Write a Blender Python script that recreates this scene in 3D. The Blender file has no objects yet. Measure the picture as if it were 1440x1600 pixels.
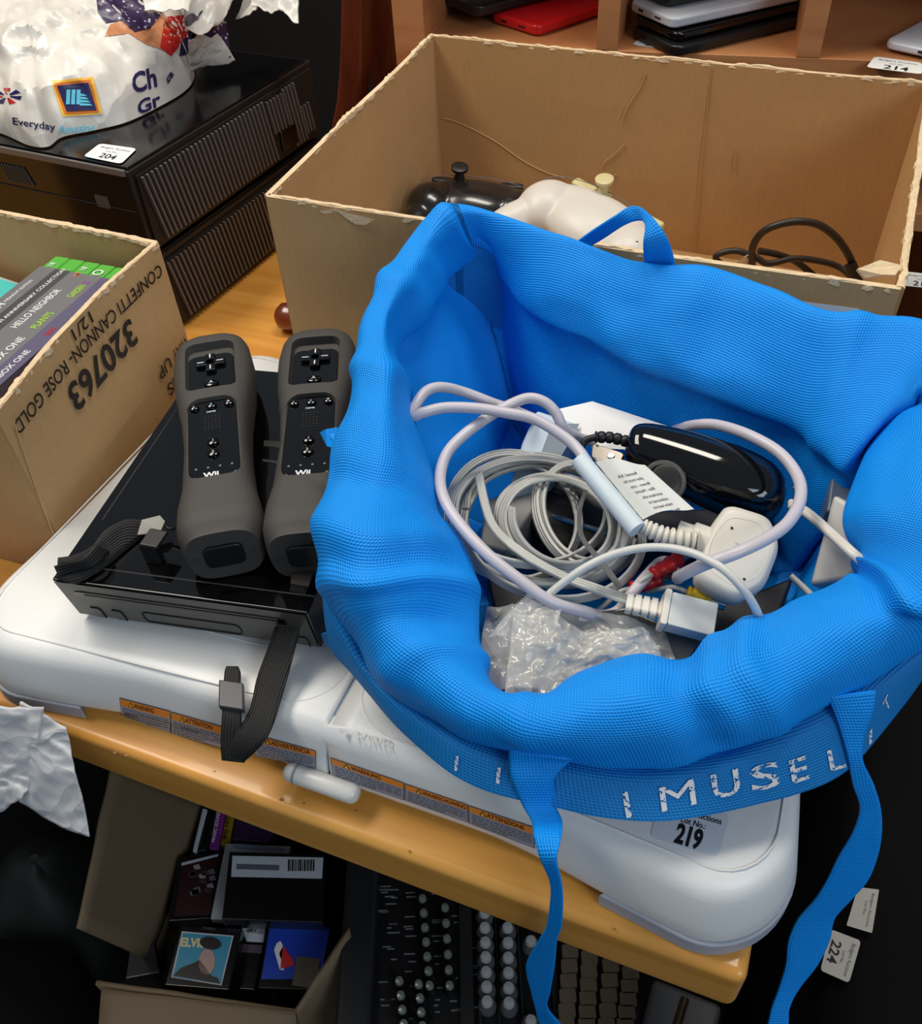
import bpy, bmesh, math, random
from math import sin, cos, pi, radians
from mathutils import Vector, Matrix, noise, bvhtree
random.seed(7)
scene = bpy.context.scene
COL = scene.collection
V = Vector

# ------------------------------------------------------------------ camera
F, YAW, PITCH, ROLL = 1411.8, 0.4175, 0.7771, -0.0621
CAM = V((0.4409, -0.2062, 0.4832))
_f0, _r0, _u0 = V((-sin(YAW), cos(YAW), 0)), V((cos(YAW), sin(YAW), 0)), V((0, 0, 1))
FW = cos(PITCH)*_f0 - sin(PITCH)*_u0
_u1 = sin(PITCH)*_f0 + cos(PITCH)*_u0
RT = cos(ROLL)*_r0 + sin(ROLL)*_u1
UP = -sin(ROLL)*_r0 + cos(ROLL)*_u1
cd = bpy.data.cameras.new('camera'); cam = bpy.data.objects.new('camera', cd); COL.objects.link(cam)
cd.sensor_fit = 'HORIZONTAL'; cd.sensor_width = 36; cd.lens = F*36/1440; cd.clip_start = .01
cam.matrix_world = Matrix(((RT.x, UP.x, -FW.x, CAM.x), (RT.y, UP.y, -FW.y, CAM.y), (RT.z, UP.z, -FW.z, CAM.z), (0, 0, 0, 1)))
scene.camera = cam
# ------------------------------------------------------------------ light
scene.view_settings.view_transform = 'Standard'; scene.view_settings.look = 'None'
scene.view_settings.gamma = 1; scene.view_settings.exposure = 0.04
w = bpy.data.worlds.new('world'); scene.world = w; w.use_nodes = True
w.node_tree.nodes['Background'].inputs[0].default_value = (.75, .87, 1, 1)
w.node_tree.nodes['Background'].inputs[1].default_value = .22
def area(name, loc, target, sx, sy, power, color):
    l = bpy.data.lights.new(name, 'AREA'); l.shape = 'RECTANGLE'; l.size = sx; l.size_y = sy; l.energy = power; l.color = color
    o = bpy.data.objects.new(name, l); COL.objects.link(o); o.location = loc
    o.rotation_euler = (V(target)-V(loc)).to_track_quat('-Z', 'Y').to_euler()
    return o
area('ceiling_lamp_left', (-.75, .25, 1.75), (.2, .2, 0), 1.2, .5, 24, (1, .93, .82))
area('ceiling_lamp_back', (.35, .75, 1.8), (.3, .3, 0), .9, .28, 15, (1, .93, .82))
area('window_light_right', (1.9, -.9, 1.3), (.4, .1, 0), 1.0, .8, 14, (.78, .89, 1))

# ------------------------------------------------------------------ measuring
def ray(x, y): return FW + (x-720)/F*RT - (y-800)/F*UP
def at(x, y, z=0.0):
    d = ray(x, y); return CAM + d*((z-CAM.z)/d.z)
def atY(x, y, Y):
    d = ray(x, y); return CAM + d*((Y-CAM.y)/d.y)
def atP(x, y, p0, n):
    d = ray(x, y); return CAM + d*((V(p0)-CAM).dot(n)/d.dot(n))

# ------------------------------------------------------------------ materials
MATS = {}
def s2l(c): return tuple(((x/255)/12.92 if x/255 <= .04045 else ((x/255+.055)/1.055)**2.4) for x in c)
def mat(name, rgb, rough=.5, metal=0, spec=.5, coat=0, vary=0, vscale=20, bump=0, bscale=200, trans=0, sheen=0, stretch=None, alpha=1):
    if name in MATS: return MATS[name]
    m = bpy.data.materials.new(name); m.use_nodes = True; MATS[name] = m
    nt = m.node_tree; N = nt.nodes; L = nt.links; b = N['Principled BSDF']
    c = s2l(rgb)
    b.inputs['Base Color'].default_value = (*c, 1); b.inputs['Roughness'].default_value = rough
    b.inputs['Metallic'].default_value = metal; b.inputs['Specular IOR Level'].default_value = spec
    b.inputs['Coat Weight'].default_value = coat; b.inputs['Coat Roughness'].default_value = .08
    b.inputs['Transmission Weight'].default_value = trans; b.inputs['Sheen Weight'].default_value = sheen
    b.inputs['Alpha'].default_value = alpha
    tc = N.new('ShaderNodeTexCoord'); src = tc.outputs['Object']
    if stretch:
        mp = N.new('ShaderNodeMapping'); mp.inputs['Scale'].default_value = stretch; L.new(src, mp.inputs[0]); src = mp.outputs[0]
    if vary:
        n = N.new('ShaderNodeTexNoise'); n.inputs['Scale'].default_value = vscale; n.inputs['Detail'].default_value = 6
        L.new(src, n.inputs['Vector'])
        mx = N.new('ShaderNodeMix'); mx.data_type = 'RGBA'
        mx.inputs['A'].default_value = (*[x*(1-vary) for x in c], 1); mx.inputs['B'].default_value = (*[min(1, x*(1+vary)) for x in c], 1)
        L.new(n.outputs['Fac'], mx.inputs['Factor']); L.new(mx.outputs['Result'], b.inputs['Base Color'])
    if bump:
        n = N.new('ShaderNodeTexNoise'); n.inputs['Scale'].default_value = bscale; n.inputs['Detail'].default_value = 3
        L.new(src, n.inputs['Vector'])
        bp = N.new('ShaderNodeBump'); bp.inputs['Strength'].default_value = bump; bp.inputs['Distance'].default_value = .001
        L.new(n.outputs['Fac'], bp.inputs['Height']); L.new(bp.outputs[0], b.inputs['Normal'])
    return m
def crumpled(m, scale, depth):
    nt = m.node_tree; N = nt.nodes; L = nt.links; b = N['Principled BSDF']
    tc = N.new('ShaderNodeTexCoord'); n = N.new('ShaderNodeTexNoise'); n.inputs['Scale'].default_value = scale*.6; n.inputs['Detail'].default_value = 2
    L.new(tc.outputs['Object'], n.inputs['Vector'])
    mx = N.new('ShaderNodeMix'); mx.data_type = 'RGBA'; mx.blend_type = 'LINEAR_LIGHT'; mx.inputs['Factor'].default_value = .05
    L.new(tc.outputs['Object'], mx.inputs['A']); L.new(n.outputs['Color'], mx.inputs['B'])
    prev = None
    for k, (sc, dp) in enumerate(((1, 1), (2.3, .45))):
        v = N.new('ShaderNodeTexVoronoi'); v.inputs['Scale'].default_value = scale*sc; L.new(mx.outputs['Result'], v.inputs['Vector'])
        bp = N.new('ShaderNodeBump'); bp.inputs['Strength'].default_value = 1; bp.inputs['Distance'].default_value = depth*dp
        L.new(v.outputs['Distance'], bp.inputs['Height'])
        if prev: L.new(prev.outputs[0], bp.inputs['Normal'])
        prev = bp
    L.new(prev.outputs[0], b.inputs['Normal'])
    return m
def fabric(name, rgb, pitch=.0022, depth=.9, dark=.70):
    m = mat(name, rgb, rough=.55, spec=.3)
    nt = m.node_tree; N = nt.nodes; L = nt.links; b = N['Principled BSDF']
    uv = N.new('ShaderNodeUVMap'); uv.uv_map = 'UVMap'
    sp = N.new('ShaderNodeSeparateXYZ'); L.new(uv.outputs[0], sp.inputs[0])
    def mth(op, a, bb=None):
        n = N.new('ShaderNodeMath'); n.operation = op
        for i, x in enumerate((a, bb)):
            if x is None: continue
            if isinstance(x, (int, float)): n.inputs[i].default_value = x
            else: L.new(x, n.inputs[i])
        return n.outputs[0]
    k = 2*pi/pitch
    a = mth('SINE', mth('MULTIPLY', mth('ADD', sp.outputs[0], sp.outputs[1]), k*.707))
    c = mth('SINE', mth('MULTIPLY', mth('SUBTRACT', sp.outputs[0], sp.outputs[1]), k*.707))
    h = mth('MULTIPLY', mth('ADD', mth('MULTIPLY', a, c), 1), .5)
    bp = N.new('ShaderNodeBump'); bp.inputs['Strength'].default_value = depth; bp.inputs['Distance'].default_value = .0005
    L.new(h, bp.inputs['Height']); L.new(bp.outputs[0], b.inputs['Normal'])
    col = s2l(rgb)
    no = N.new('ShaderNodeTexNoise'); no.inputs['Scale'].default_value = 9; tc = N.new('ShaderNodeTexCoord'); L.new(tc.outputs['Object'], no.inputs['Vector'])
    mx = N.new('ShaderNodeMix'); mx.data_type = 'RGBA'
    mx.inputs['A'].default_value = (*[x*dark for x in col], 1); mx.inputs['B'].default_value = (*col, 1)
    L.new(mth('POWER', h, .5), mx.inputs['Factor']); L.new(mx.outputs['Result'], b.inputs['Base Color'])
    return m
def wood(name, rgb, rgb2, rough=.4, coat=.3, scale=(1.2, 22, 22)):
    m = mat(name, rgb, rough=rough, coat=coat)
    nt = m.node_tree; N = nt.nodes; L = nt.links; b = N['Principled BSDF']
    tc = N.new('ShaderNodeTexCoord'); mp = N.new('ShaderNodeMapping'); mp.inputs['Scale'].default_value = scale
    L.new(tc.outputs['Object'], mp.inputs[0])
    n = N.new('ShaderNodeTexNoise'); n.inputs['Scale'].default_value = 3; n.inputs['Detail'].default_value = 8; L.new(mp.outputs[0], n.inputs['Vector'])
    cr = N.new('ShaderNodeValToRGB'); cr.color_ramp.elements[0].position = .35; cr.color_ramp.elements[1].position = .65
    cr.color_ramp.elements[0].color = (*s2l(rgb2), 1); cr.color_ramp.elements[1].color = (*s2l(rgb), 1)
    L.new(n.outputs['Fac'], cr.inputs[0]); L.new(cr.outputs[0], b.inputs['Base Color'])
    return m
def board_mat(name, rgb):
    m = mat(name, rgb, rough=.75, spec=.25)
    nt = m.node_tree; N = nt.nodes; L = nt.links; b = N['Principled BSDF']
    tc = N.new('ShaderNodeTexCoord')
    n = N.new('ShaderNodeTexNoise'); n.inputs['Scale'].default_value = 14; n.inputs['Detail'].default_value = 8; L.new(tc.outputs['Object'], n.inputs['Vector'])
    mp = N.new('ShaderNodeMapping'); mp.inputs['Scale'].default_value = (300, 300, 40); L.new(tc.outputs['Object'], mp.inputs[0])
    n2 = N.new('ShaderNodeTexNoise'); n2.inputs['Scale'].default_value = 2; L.new(mp.outputs[0], n2.inputs['Vector'])
    ad = N.new('ShaderNodeMath'); ad.operation = 'ADD'; L.new(n.outputs['Fac'], ad.inputs[0]); L.new(n2.outputs['Fac'], ad.inputs[1])
    hf = N.new('ShaderNodeMath'); hf.operation = 'MULTIPLY'; hf.inputs[1].default_value = .5; L.new(ad.outputs[0], hf.inputs[0])
    c = s2l(rgb); cr = N.new('ShaderNodeValToRGB'); cr.color_ramp.elements[0].position = .35; cr.color_ramp.elements[1].position = .65
    cr.color_ramp.elements[0].color = (*[x*.93 for x in c], 1); cr.color_ramp.elements[1].color = (*[x*1.05 for x in c], 1)
    L.new(hf.outputs[0], cr.inputs[0]); L.new(cr.outputs[0], b.inputs['Base Color'])
    bp = N.new('ShaderNodeBump'); bp.inputs['Strength'].default_value = .15; bp.inputs['Distance'].default_value = .0008
    L.new(n2.outputs['Fac'], bp.inputs['Height']); L.new(bp.outputs[0], b.inputs['Normal'])
    return m
def ribbed(name, rgb, axis, pitch, rough=.6, depth=.6):
    m = mat(name, rgb, rough=rough, spec=.3)
    nt = m.node_tree; N = nt.nodes; L = nt.links; b = N['Principled BSDF']
    uv = N.new('ShaderNodeUVMap'); uv.uv_map = 'UVMap'
    wv = N.new('ShaderNodeTexWave'); wv.bands_direction = axis; wv.inputs['Scale'].default_value = 1/pitch/3.1831
    L.new(uv.outputs[0], wv.inputs[0])
    bp = N.new('ShaderNodeBump'); bp.inputs['Strength'].default_value = depth; bp.inputs['Distance'].default_value = .0006
    L.new(wv.outputs['Fac'], bp.inputs['Height']); L.new(bp.outputs[0], b.inputs['Normal'])
    c = s2l(rgb); mx = N.new('ShaderNodeMix'); mx.data_type = 'RGBA'
    mx.inputs['A'].default_value = (*[x*.5 for x in c], 1); mx.inputs['B'].default_value = (*[x*1.5 for x in c], 1)
    L.new(wv.outputs['Fac'], mx.inputs['Factor']); L.new(mx.outputs['Result'], b.inputs['Base Color'])
    return m
CARD = board_mat('cardboard', (190, 154, 108))
CARD2 = board_mat('cardboard_warm', (190, 148, 98))
CARDE = mat('torn_cardboard', (222, 196, 158), rough=.9, vary=.25, vscale=120, bump=.8, bscale=500)
TABLE = wood('table_varnish', (226, 164, 78), (208, 142, 60), rough=.38, coat=.25)
SHELFW = wood('beech_laminate', (206, 142, 92), (190, 124, 76), rough=.42, coat=.1, scale=(3, 3, 25))
MAHOG = wood('mahogany', (124, 58, 36), (84, 36, 22), rough=.28, coat=.5, scale=(8, 8, 1.5))
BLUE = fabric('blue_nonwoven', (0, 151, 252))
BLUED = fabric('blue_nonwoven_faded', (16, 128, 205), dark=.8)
BLACKG = mat('gloss_black_plastic', (6, 6, 7), rough=.06, spec=.5, coat=.2)
BLACKM = mat('matt_black_plastic', (16, 16, 17), rough=.45)
BLACKF = mat('satin_black_front', (72, 68, 64), rough=.3, spec=.5)
RUBBER = mat('grey_black_silicone', (68, 65, 62), rough=.62, spec=.35, bump=.15, bscale=900)
WHITEP = mat('white_plastic', (232, 232, 230), rough=.38, bump=.12, bscale=700)
WHITEG = mat('white_gloss_plastic', (222, 220, 214), rough=.25)
GREYP = mat('grey_plastic', (150, 152, 158), rough=.5)
SEAMG = mat('blue_grey_seam', (160, 172, 190), rough=.5)
CABLE = mat('lilac_grey_cable', (196, 190, 196), rough=.35)
CABLE2 = mat('light_grey_cable', (176, 176, 170), rough=.42)
CREAM = mat('cream_white_plastic', (214, 208, 196), rough=.38)
CHROME = mat('chrome', (200, 195, 185), rough=.15, metal=1)
PAPER = mat('white_paper', (235, 234, 230), rough=.6)
INK = mat('black_ink', (12, 11, 12), rough=.6)
INKG = mat('grey_ink', (95, 95, 105), rough=.6)
WINK = mat('white_ink', (225, 225, 225), rough=.5)
ORANGE = mat('warning_orange', (238, 140, 48), rough=.5)
LABELG = mat('warning_label_grey', (150, 152, 165), rough=.5)
YELLOW = mat('yellow_ink', (240, 200, 50), rough=.5)
RED = mat('red_plastic', (196, 28, 34), rough=.35)
YEL = mat('yellow_plastic', (226, 186, 30), rough=.4)
GREEN = mat('translucent_green_plastic', (92, 178, 70), rough=.25)
STRAPM = ribbed('black_woven_strap', (38, 37, 36), 'X', .0018)
CLOTH = mat('black_cloth', (9, 9, 10), rough=.9, vary=.3, vscale=8, spec=.2)
DARK = mat('dark_void_paint', (10, 9, 9), rough=.9)

# ------------------------------------------------------------------ object helpers
MW = {}
def tag(o, label=None, cat=None, group=None, kind=None):
    if label: o['label'] = label
    if cat: o['category'] = cat
    if group: o['group'] = group
    if kind: o['kind'] = kind
    return o
def thing(name, label, cat, loc=(0, 0, 0), rot=(0, 0, 0), group=None):
    o = bpy.data.objects.new(name, None); COL.objects.link(o); o.empty_display_size = .02
    if isinstance(rot, (int, float)): rot = (0, 0, rot)
    o.location = loc; o.rotation_euler = rot
    from mathutils import Euler
    MW[o.name] = Matrix.Translation(V(loc)) @ Euler(rot).to_matrix().to_4x4()
    return tag(o, label, cat, group)
def catmull(pts, n, closed=False):
    out = []; N = len(pts); pts = [V(p) for p in pts]
    for i in range(N if closed else N-1):
        g = (lambda k: pts[k % N]) if closed else (lambda k: pts[max(0, min(N-1, k))])
        p0, p1, p2, p3 = g(i-1), g(i), g(i+1), g(i+2)
        for j in range(n):
            t = j/n
            out.append(.5*((2*p1)+(p2-p0)*t+(2*p0-5*p1+4*p2-p3)*t*t+(3*p1-p0-3*p2+p3)*t**3))
    if not closed: out.append(pts[-1])
    return out
def rrect(x0, y0, x1, y1, r, n=5):
    P = []
    for cx, cy, a0 in ((x1-r, y1-r, 0), (x0+r, y1-r, 90), (x0+r, y0+r, 180), (x1-r, y0+r, 270)):
        for k in range(n+1):
            a = radians(a0+90*k/n); P.append((cx+r*cos(a), cy+r*sin(a)))
    return P
class MB:
    def __init__(s): s.v = []; s.f = []; s.fm = []; s.mats = []; s.uv = {}
    def mi(s, m):
        if m not in s.mats: s.mats.append(m)
        return s.mats.index(m)
    def add(s, vs, fs, m, uvs=None):
        b = len(s.v); k = s.mi(m); s.v += [V(x) for x in vs]
        for j, f in enumerate(fs):
            s.f.append([b+i for i in f]); s.fm.append(k)
        if uvs:
            for i, u in enumerate(uvs): s.uv[b+i] = u
    def box(s, c, d, m, M=None):
        x, y, z = d[0]/2, d[1]/2, d[2]/2
        vs = [V((i*x, j*y, k*z)) for i in (-1, 1) for j in (-1, 1) for k in (-1, 1)]
        if M: vs = [M @ v for v in vs]
        vs = [v+V(c) for v in vs]
        s.add(vs, [(0, 1, 3, 2), (4, 6, 7, 5), (0, 4, 5, 1), (2, 3, 7, 6), (0, 2, 6, 4), (1, 5, 7, 3)], m)
    def prism(s, poly, z0, z1, m, top=None, tf=None):
        n = len(poly); vs = [V((x, y, z0)) for x, y in poly]+[V((x, y, z1)) for x, y in (top or poly)]
        if tf: vs = [tf @ v for v in vs]
        s.add(vs, [tuple(range(n))[::-1], tuple(range(n, 2*n))]+[(i, (i+1) % n, n+(i+1) % n, n+i) for i in range(n)], m)
    def loft(s, rings, m, closed=True, caps=True, uv=False):
        n = len(rings[0]); vs = [p for r in rings for p in r]; fs = []
        for j in range(len(rings)-1):
            for i in range(n if closed else n-1):
                a, b = j*n+i, j*n+(i+1) % n; fs.append((a, b, b+n, a+n))
        if caps and closed: fs += [tuple(range(n))[::-1], tuple(range((len(rings)-1)*n, len(rings)*n))]
        s.add(vs, fs, m)
    def tube(s, pts, r, m, seg=8, caps=True, flat=1):
        pts = [V(p) for p in pts]; n = len(pts); rings = []
        t = (pts[1]-pts[0]).normalized(); nrm = t.orthogonal().normalized()
        if abs(t.z) < .9: nrm = t.cross(V((0, 0, 1))).normalized()
        for i, p in enumerate(pts):
            tt = (pts[min(i+1, n-1)]-pts[max(i-1, 0)])
            if tt.length < 1e-9: tt = t
            tt.normalize(); nrm = (nrm-tt*nrm.dot(tt)).normalized(); bn = tt.cross(nrm); t = tt
            rr = r[i] if isinstance(r, (list, tuple)) else r
            rings.append([p+nrm*cos(2*pi*k/seg)*rr+bn*sin(2*pi*k/seg)*rr*flat for k in range(seg)])
        s.loft(rings, m, caps=caps)
    def lathe(s, prof, c, m, seg=20, M=None, sx=1, sy=1):
        rings = []
        for r, z in prof:
            ring = [V((max(r, 1e-5)*cos(2*pi*k/seg)*sx, max(r, 1e-5)*sin(2*pi*k/seg)*sy, z)) for k in range(seg)]
            if M: ring = [M @ v for v in ring]
            rings.append([v+V(c) for v in ring])
        s.loft(rings, m)
    def ribbon(s, L, R, m, n=8, th=0.0):
        L = catmull(L, n); R = catmull(R, n); u = 0; vs = []; uvs = []
        for i in range(len(L)):
            if i: u += ((L[i]+R[i])-(L[i-1]+R[i-1])).length/2
            w_ = (R[i]-L[i]).length
            for k in range(5):
                vs.append(L[i].lerp(R[i], k/4)); uvs.append((w_*k/4, u))
        s.add(vs, [(5*i+k, 5*i+k+1, 5*i+k+6, 5*i+k+5) for i in range(len(L)-1) for k in range(4)], m, uvs)
    def grid(s, rows, m, uvs=None):
        n = len(rows[0]); vs = [p for r in rows for p in r]
        s.add(vs, [(j*n+i, j*n+i+1, (j+1)*n+i+1, (j+1)*n+i) for j in range(len(rows)-1) for i in range(n-1)], m, uvs)
    # flat shapes given as points of the photograph, laid on a surface
    def on(s, poly, surf, m, sub=0):
        bm = bmesh.new(); vs = [bm.verts.new((x, y, 0)) for x, y in poly]; bm.faces.new(vs)
        bmesh.ops.triangulate(bm, faces=bm.faces[:])
        for _ in range(sub): bmesh.ops.subdivide_edges(bm, edges=bm.edges[:], cuts=1, use_grid_fill=True)
        if sub: bmesh.ops.triangulate(bm, faces=bm.faces[:])
        bm.verts.index_update()
        pts = [surf(v.co.x, v.co.y) for v in bm.verts]
        fs = [tuple(v.index for v in f.verts) for f in bm.faces if all(pts[v.index] is not None for v in f.verts)]
        s.add([p if p is not None else V((0, 0, 0)) for p in pts], fs, m); bm.free()
    def text(s, txt, O, E, U, surf, m, bold=0, sub=0, keep=None, shear=0):
        vs, fs, W_, H_ = glyphs(txt, bold, shear, sub)
        O, E, U = V(O), V(E), V(U); pts = []
        for x, y in vs:
            p = O+(E-O)*(x/W_)+U*(y/.7); q = surf(p.x, p.y)
            pts.append(q)
        ok = [f for f in fs if all(pts[i] is not None for i in f)]
        if keep: ok = [f for f in ok if keep(V((vs[f[0]][0], vs[f[0]][1], 0)))]
        s.add([p if p is not None else V((0, 0, 0)) for p in pts], ok, m)
    def build(s, name, parent=None, world=False, smooth=None, bevel=0, seg=2, subsurf=0, solid=0, kind=None, weld=False, label=None, off=0, origin=None):
        me = bpy.data.meshes.new(name); vs = s.v
        if parent is not None and world:
            I = MW[parent.name].inverted(); vs = [I @ v for v in vs]
        if origin is not None: vs = [v-V(origin) for v in vs]
        me.from_pydata([tuple(v) for v in vs], [], s.f)
        for mm in s.mats: me.materials.append(mm)
        me.polygons.foreach_set('material_index', s.fm)
        if s.uv:
            ul = me.uv_layers.new(name='UVMap')
            for l in me.loops: ul.data[l.index].uv = s.uv.get(l.vertex_index, (0, 0))
        bm = bmesh.new(); bm.from_mesh(me)
        loose = [v for v in bm.verts if not v.link_faces]
        if loose: bmesh.ops.delete(bm, geom=loose, context='VERTS')
        if weld: bmesh.ops.remove_doubles(bm, verts=bm.verts[:], dist=1e-5)
        bmesh.ops.recalc_face_normals(bm, faces=bm.faces[:])
        if smooth is not None:
            for f in bm.faces: f.smooth = True
            for e in bm.edges:
                if len(e.link_faces) == 2 and e.calc_face_angle(0) > radians(smooth): e.smooth = False
        bm.to_mesh(me); bm.free()
        o = bpy.data.objects.new(name, me); COL.objects.link(o)
        if origin is not None: o.location = origin
        if parent is not None: o.parent = parent
        if kind: o['kind'] = kind
        if label: o['label'] = label
        if bevel:
            md = o.modifiers.new('bevel', 'BEVEL'); md.width = bevel; md.segments = seg; md.limit_method = 'ANGLE'; md.angle_limit = radians(35)
            if smooth is None:
                for p in me.polygons: p.use_smooth = True
                md.harden_normals = True
        if solid: md = o.modifiers.new('solid', 'SOLIDIFY'); md.thickness = solid; md.offset = off
        if subsurf: md = o.modifiers.new('sub', 'SUBSURF'); md.levels = md.render_levels = subsurf
        return o
GL = {}
def glyphs(txt, bold, shear, sub):
    key = (txt, bold, shear, sub)
    if key in GL: return GL[key]
    cu = bpy.data.curves.new('t', 'FONT'); cu.body = txt; cu.offset = bold; cu.resolution_u = 3; cu.shear = shear
    ob = bpy.data.objects.new('t', cu); COL.objects.link(ob)
    dg = bpy.context.evaluated_depsgraph_get(); me = bpy.data.meshes.new_from_object(ob.evaluated_get(dg))
    bm = bmesh.new(); bm.from_mesh(me)
    bmesh.ops.triangulate(bm, faces=bm.faces[:])
    for _ in range(sub):
        bmesh.ops.subdivide_edges(bm, edges=[e for e in bm.edges if e.calc_length() > .05], cuts=1); bmesh.ops.triangulate(bm, faces=bm.faces[:])
    bm.verts.index_update()
    vs = [(v.co.x, v.co.y) for v in bm.verts]; fs = [tuple(v.index for v in f.verts) for f in bm.faces]
    bm.free(); bpy.data.objects.remove(ob); bpy.data.curves.remove(cu); bpy.data.meshes.remove(me)
    W_ = max([x for x, y in vs] or [1]); GL[key] = (vs, fs, W_, .7); return GL[key]
def txt_plane(mb, t, o, ux, uy, h, mm, bold=0):
    vs, fs, W_, H_ = glyphs(t, bold, 0, 0); k = h/.7
    mb.add([V(o)+V(ux)*x*k+V(uy)*y*k for x, y in vs], fs, mm)
def cut(o, cutters):
    """subtract cutter MBs from object o and bake the result"""
    tmp = []
    for i, c in enumerate(cutters):
        k = c.build('cutter'); tmp.append(k)
        md = o.modifiers.new('b%d' % i, 'BOOLEAN'); md.operation = 'DIFFERENCE'; md.object = k; md.solver = 'EXACT'
    par, o.parent = o.parent, None
    dg = bpy.context.evaluated_depsgraph_get(); dg.update()
    me = bpy.data.meshes.new_from_object(o.evaluated_get(dg)); me.name = o.name
    o.modifiers.clear(); o.data = me; o.parent = par
    for k in tmp: bpy.data.objects.remove(k)
    return o
def flat(z, eps=.0003): return lambda x, y: at(x, y, z+eps)
def frontY(Y, eps=.0004): return lambda x, y: atY(x, y, Y-eps)
def planeS(p0, n, eps=.0004):
    n = V(n).normalized(); p = V(p0)+n*eps
    return lambda x, y: atP(x, y, p, n)
def bvh_of(mb):
    t = bvhtree.BVHTree.FromPolygons([tuple(v) for v in mb.v], mb.f)
    return t
def onbvh(t, eps=.0006):
    def f(x, y):
        d = ray(x, y).normalized(); h = t.ray_cast(CAM, d)
        if h[0] is None: return None
        return h[0]-d*eps
    return f
def label_on(parent, name, quad, surf, lines, label=None, m=None, rad=.12):
    """sticker: quad = 4 px corners (bl, br, tr, tl); lines = (text, x0, x1, y0, height, bold, mat)"""
    mb = MB(); bl, br, tr, tl = [V(q) for q in quad]
    def P(u, v): return (bl*(1-u)+br*u)*(1-v)+(tl*(1-u)+tr*u)*v
    poly = [tuple(P(u, v)) for u, v in rrect(0, 0, 1, 1, rad, 4)]
    mb.on(poly, surf, m or PAPER)
    if lines:
        sf = lambda x, y: (surf(x, y)+(CAM-surf(x, y)).normalized()*.00025)
        for t, x0, x1, y0, h, b, mm in lines:
            O = P(x0, y0); E = P(x1, y0); U = P(x0, y0+h)-O
            mb.text(t, O, E, U, sf, mm, bold=b)
    return mb.build(name, parent, world=parent is not None, label=label)
def lot(num, who=True):
    return [('Badgers Auctions', .12, .9, .74, .13, .005, INKG), ('Lot No.:', .36, .66, .52, .12, .005, INKG), (num, .28, .74, .1, .32, .02, INK)]

# ------------------------------------------------------------------ the room
fl = MB(); fl.box((0, .5, -.77), (6, 6, .04), mat('dark_carpet', (24, 23, 24), rough=.95, vary=.3, vscale=40)); fl.build('floor', kind='structure')
wl = MB(); wl.box((0, 2.2, .4), (6, .1, 2.4), mat('dark_wall', (34, 28, 26), rough=.9)); wl.build('wall_back', kind='structure')
wl = MB(); wl.box((-2.4, .6, .4), (.1, 3.2, 2.4), MATS['dark_wall']); wl.build('wall_left', kind='structure')

# ------------------------------------------------------------------ table
tb = thing('table', 'orange varnished wooden table with rounded front edge under the white board', 'table', (-.2, .3, -.75))
m = MB(); m.box((-.302, .3305, -.021), (1.596, .699, .042), TABLE); m.build('table_top', tb, world=True, bevel=.006, seg=4)
for x, y in ((.35, .62), (-1.0, .62), (-1.0, .05)):
    m = MB(); m.box((x, y, -.396), (.05, .05, .708), TABLE); m.build('leg', tb, world=True, bevel=.003)
m = MB(); m.box((-.33, .65, -.08), (1.3, .02, .07), TABLE); m.build('apron', tb, world=True, bevel=.002)
m = MB()
for x, y, r in ((179, 1176, 2.5), (197, 1180, 3), (440, 1249, 4), (475, 1255, 2.5), (556, 1266, 2), (335, 1205, 2), (640, 1330, 2.5), (960, 1452, 2.5), (1080, 1460, 2)):
    m.on([(x+r*cos(a)*(1+.5*sin(3*a+x)), y+r*.6*sin(a)) for a in [k*pi/4 for k in range(8)]], flat(0, .0002), mat('wood_dent', (150, 95, 45), rough=.6))
m.build('dent_marks', tb, world=True, kind='stuff')

# ------------------------------------------------------------------ white board (footpad)
bd = thing('balance_board', 'white plastic step board with orange warning labels along its front, on the table edge', 'balance board', (.2555, .158, 0))
def smst(t): t = max(0, min(1, t)); return t*t*(3-2*t)
def pinch(x, y):   # the long and short sides are drawn in between the corner feet
    fx = smst((abs(x-.2515)-.09)/.13); fy = smst((abs(y-.158)-.03)/.11)
    kx = min(1, abs(x-.2515)/.25); ky = min(1, abs(y-.158)/.155)
    return (x+math.copysign(.007*fy*kx, x-.2515), y+math.copysign(.0165*fx*ky**2, y-.158))
def outline(ins, rad, z):
    P = rrect(ins, .003+ins, .503-ins, .313-ins, rad, 12); Q = []
    for i, p in enumerate(P):
        q = P[(i+1) % len(P)]; L_ = math.hypot(q[0]-p[0], q[1]-p[1]); n = 24 if L_ > .1 else 1
        for k in range(n): Q.append((p[0]+(q[0]-p[0])*k/n, p[1]+(q[1]-p[1])*k/n))
    return [V((*pinch(x, y), z)) for x, y in Q]
m = MB()
prof = [(0.003, .045, .0105), (.0006, .046, .012), (.0, .046, .015), (.001, .046, .024), (.0028, .045, .034), (.0048, .044, .042), (.0068, .043, .0475), (.0098, .041, .0507), (.0135, .038, .0524), (.018, .036, .053)]
m.loft([outline(i, r, z) for i, r, z in prof], WHITEP)
BODYB = bvh_of(m)
body = m.build('body', bd, world=True, smooth=50)
cu = MB(); I = MW[bd.name].inverted(); cu.box(V((.2555, .158, .055)), (.0022, .4, .007), SEAMG)
cu.box(V((.2555, -.005, .03)), (.0022, .026, .06), SEAMG); cu.box(V((.2555, .321, .03)), (.0022, .026, .06), SEAMG)
cu.v = [I @ v for v in cu.v]; c1 = cu
cut(body, [c1])
m = MB(); m.loft([outline(i+.0025, r, z-.0012) for i, r, z in prof], SEAMG); m.build('seam_core', bd, world=True, smooth=50)
m = MB()
m.loft([outline(i, .045, z) for i, z in ((.006, .0085), (.006, .0125))], mat('board_underside', (200, 203, 210), rough=.5)); m.build('base_rim', bd, world=True)
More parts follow.
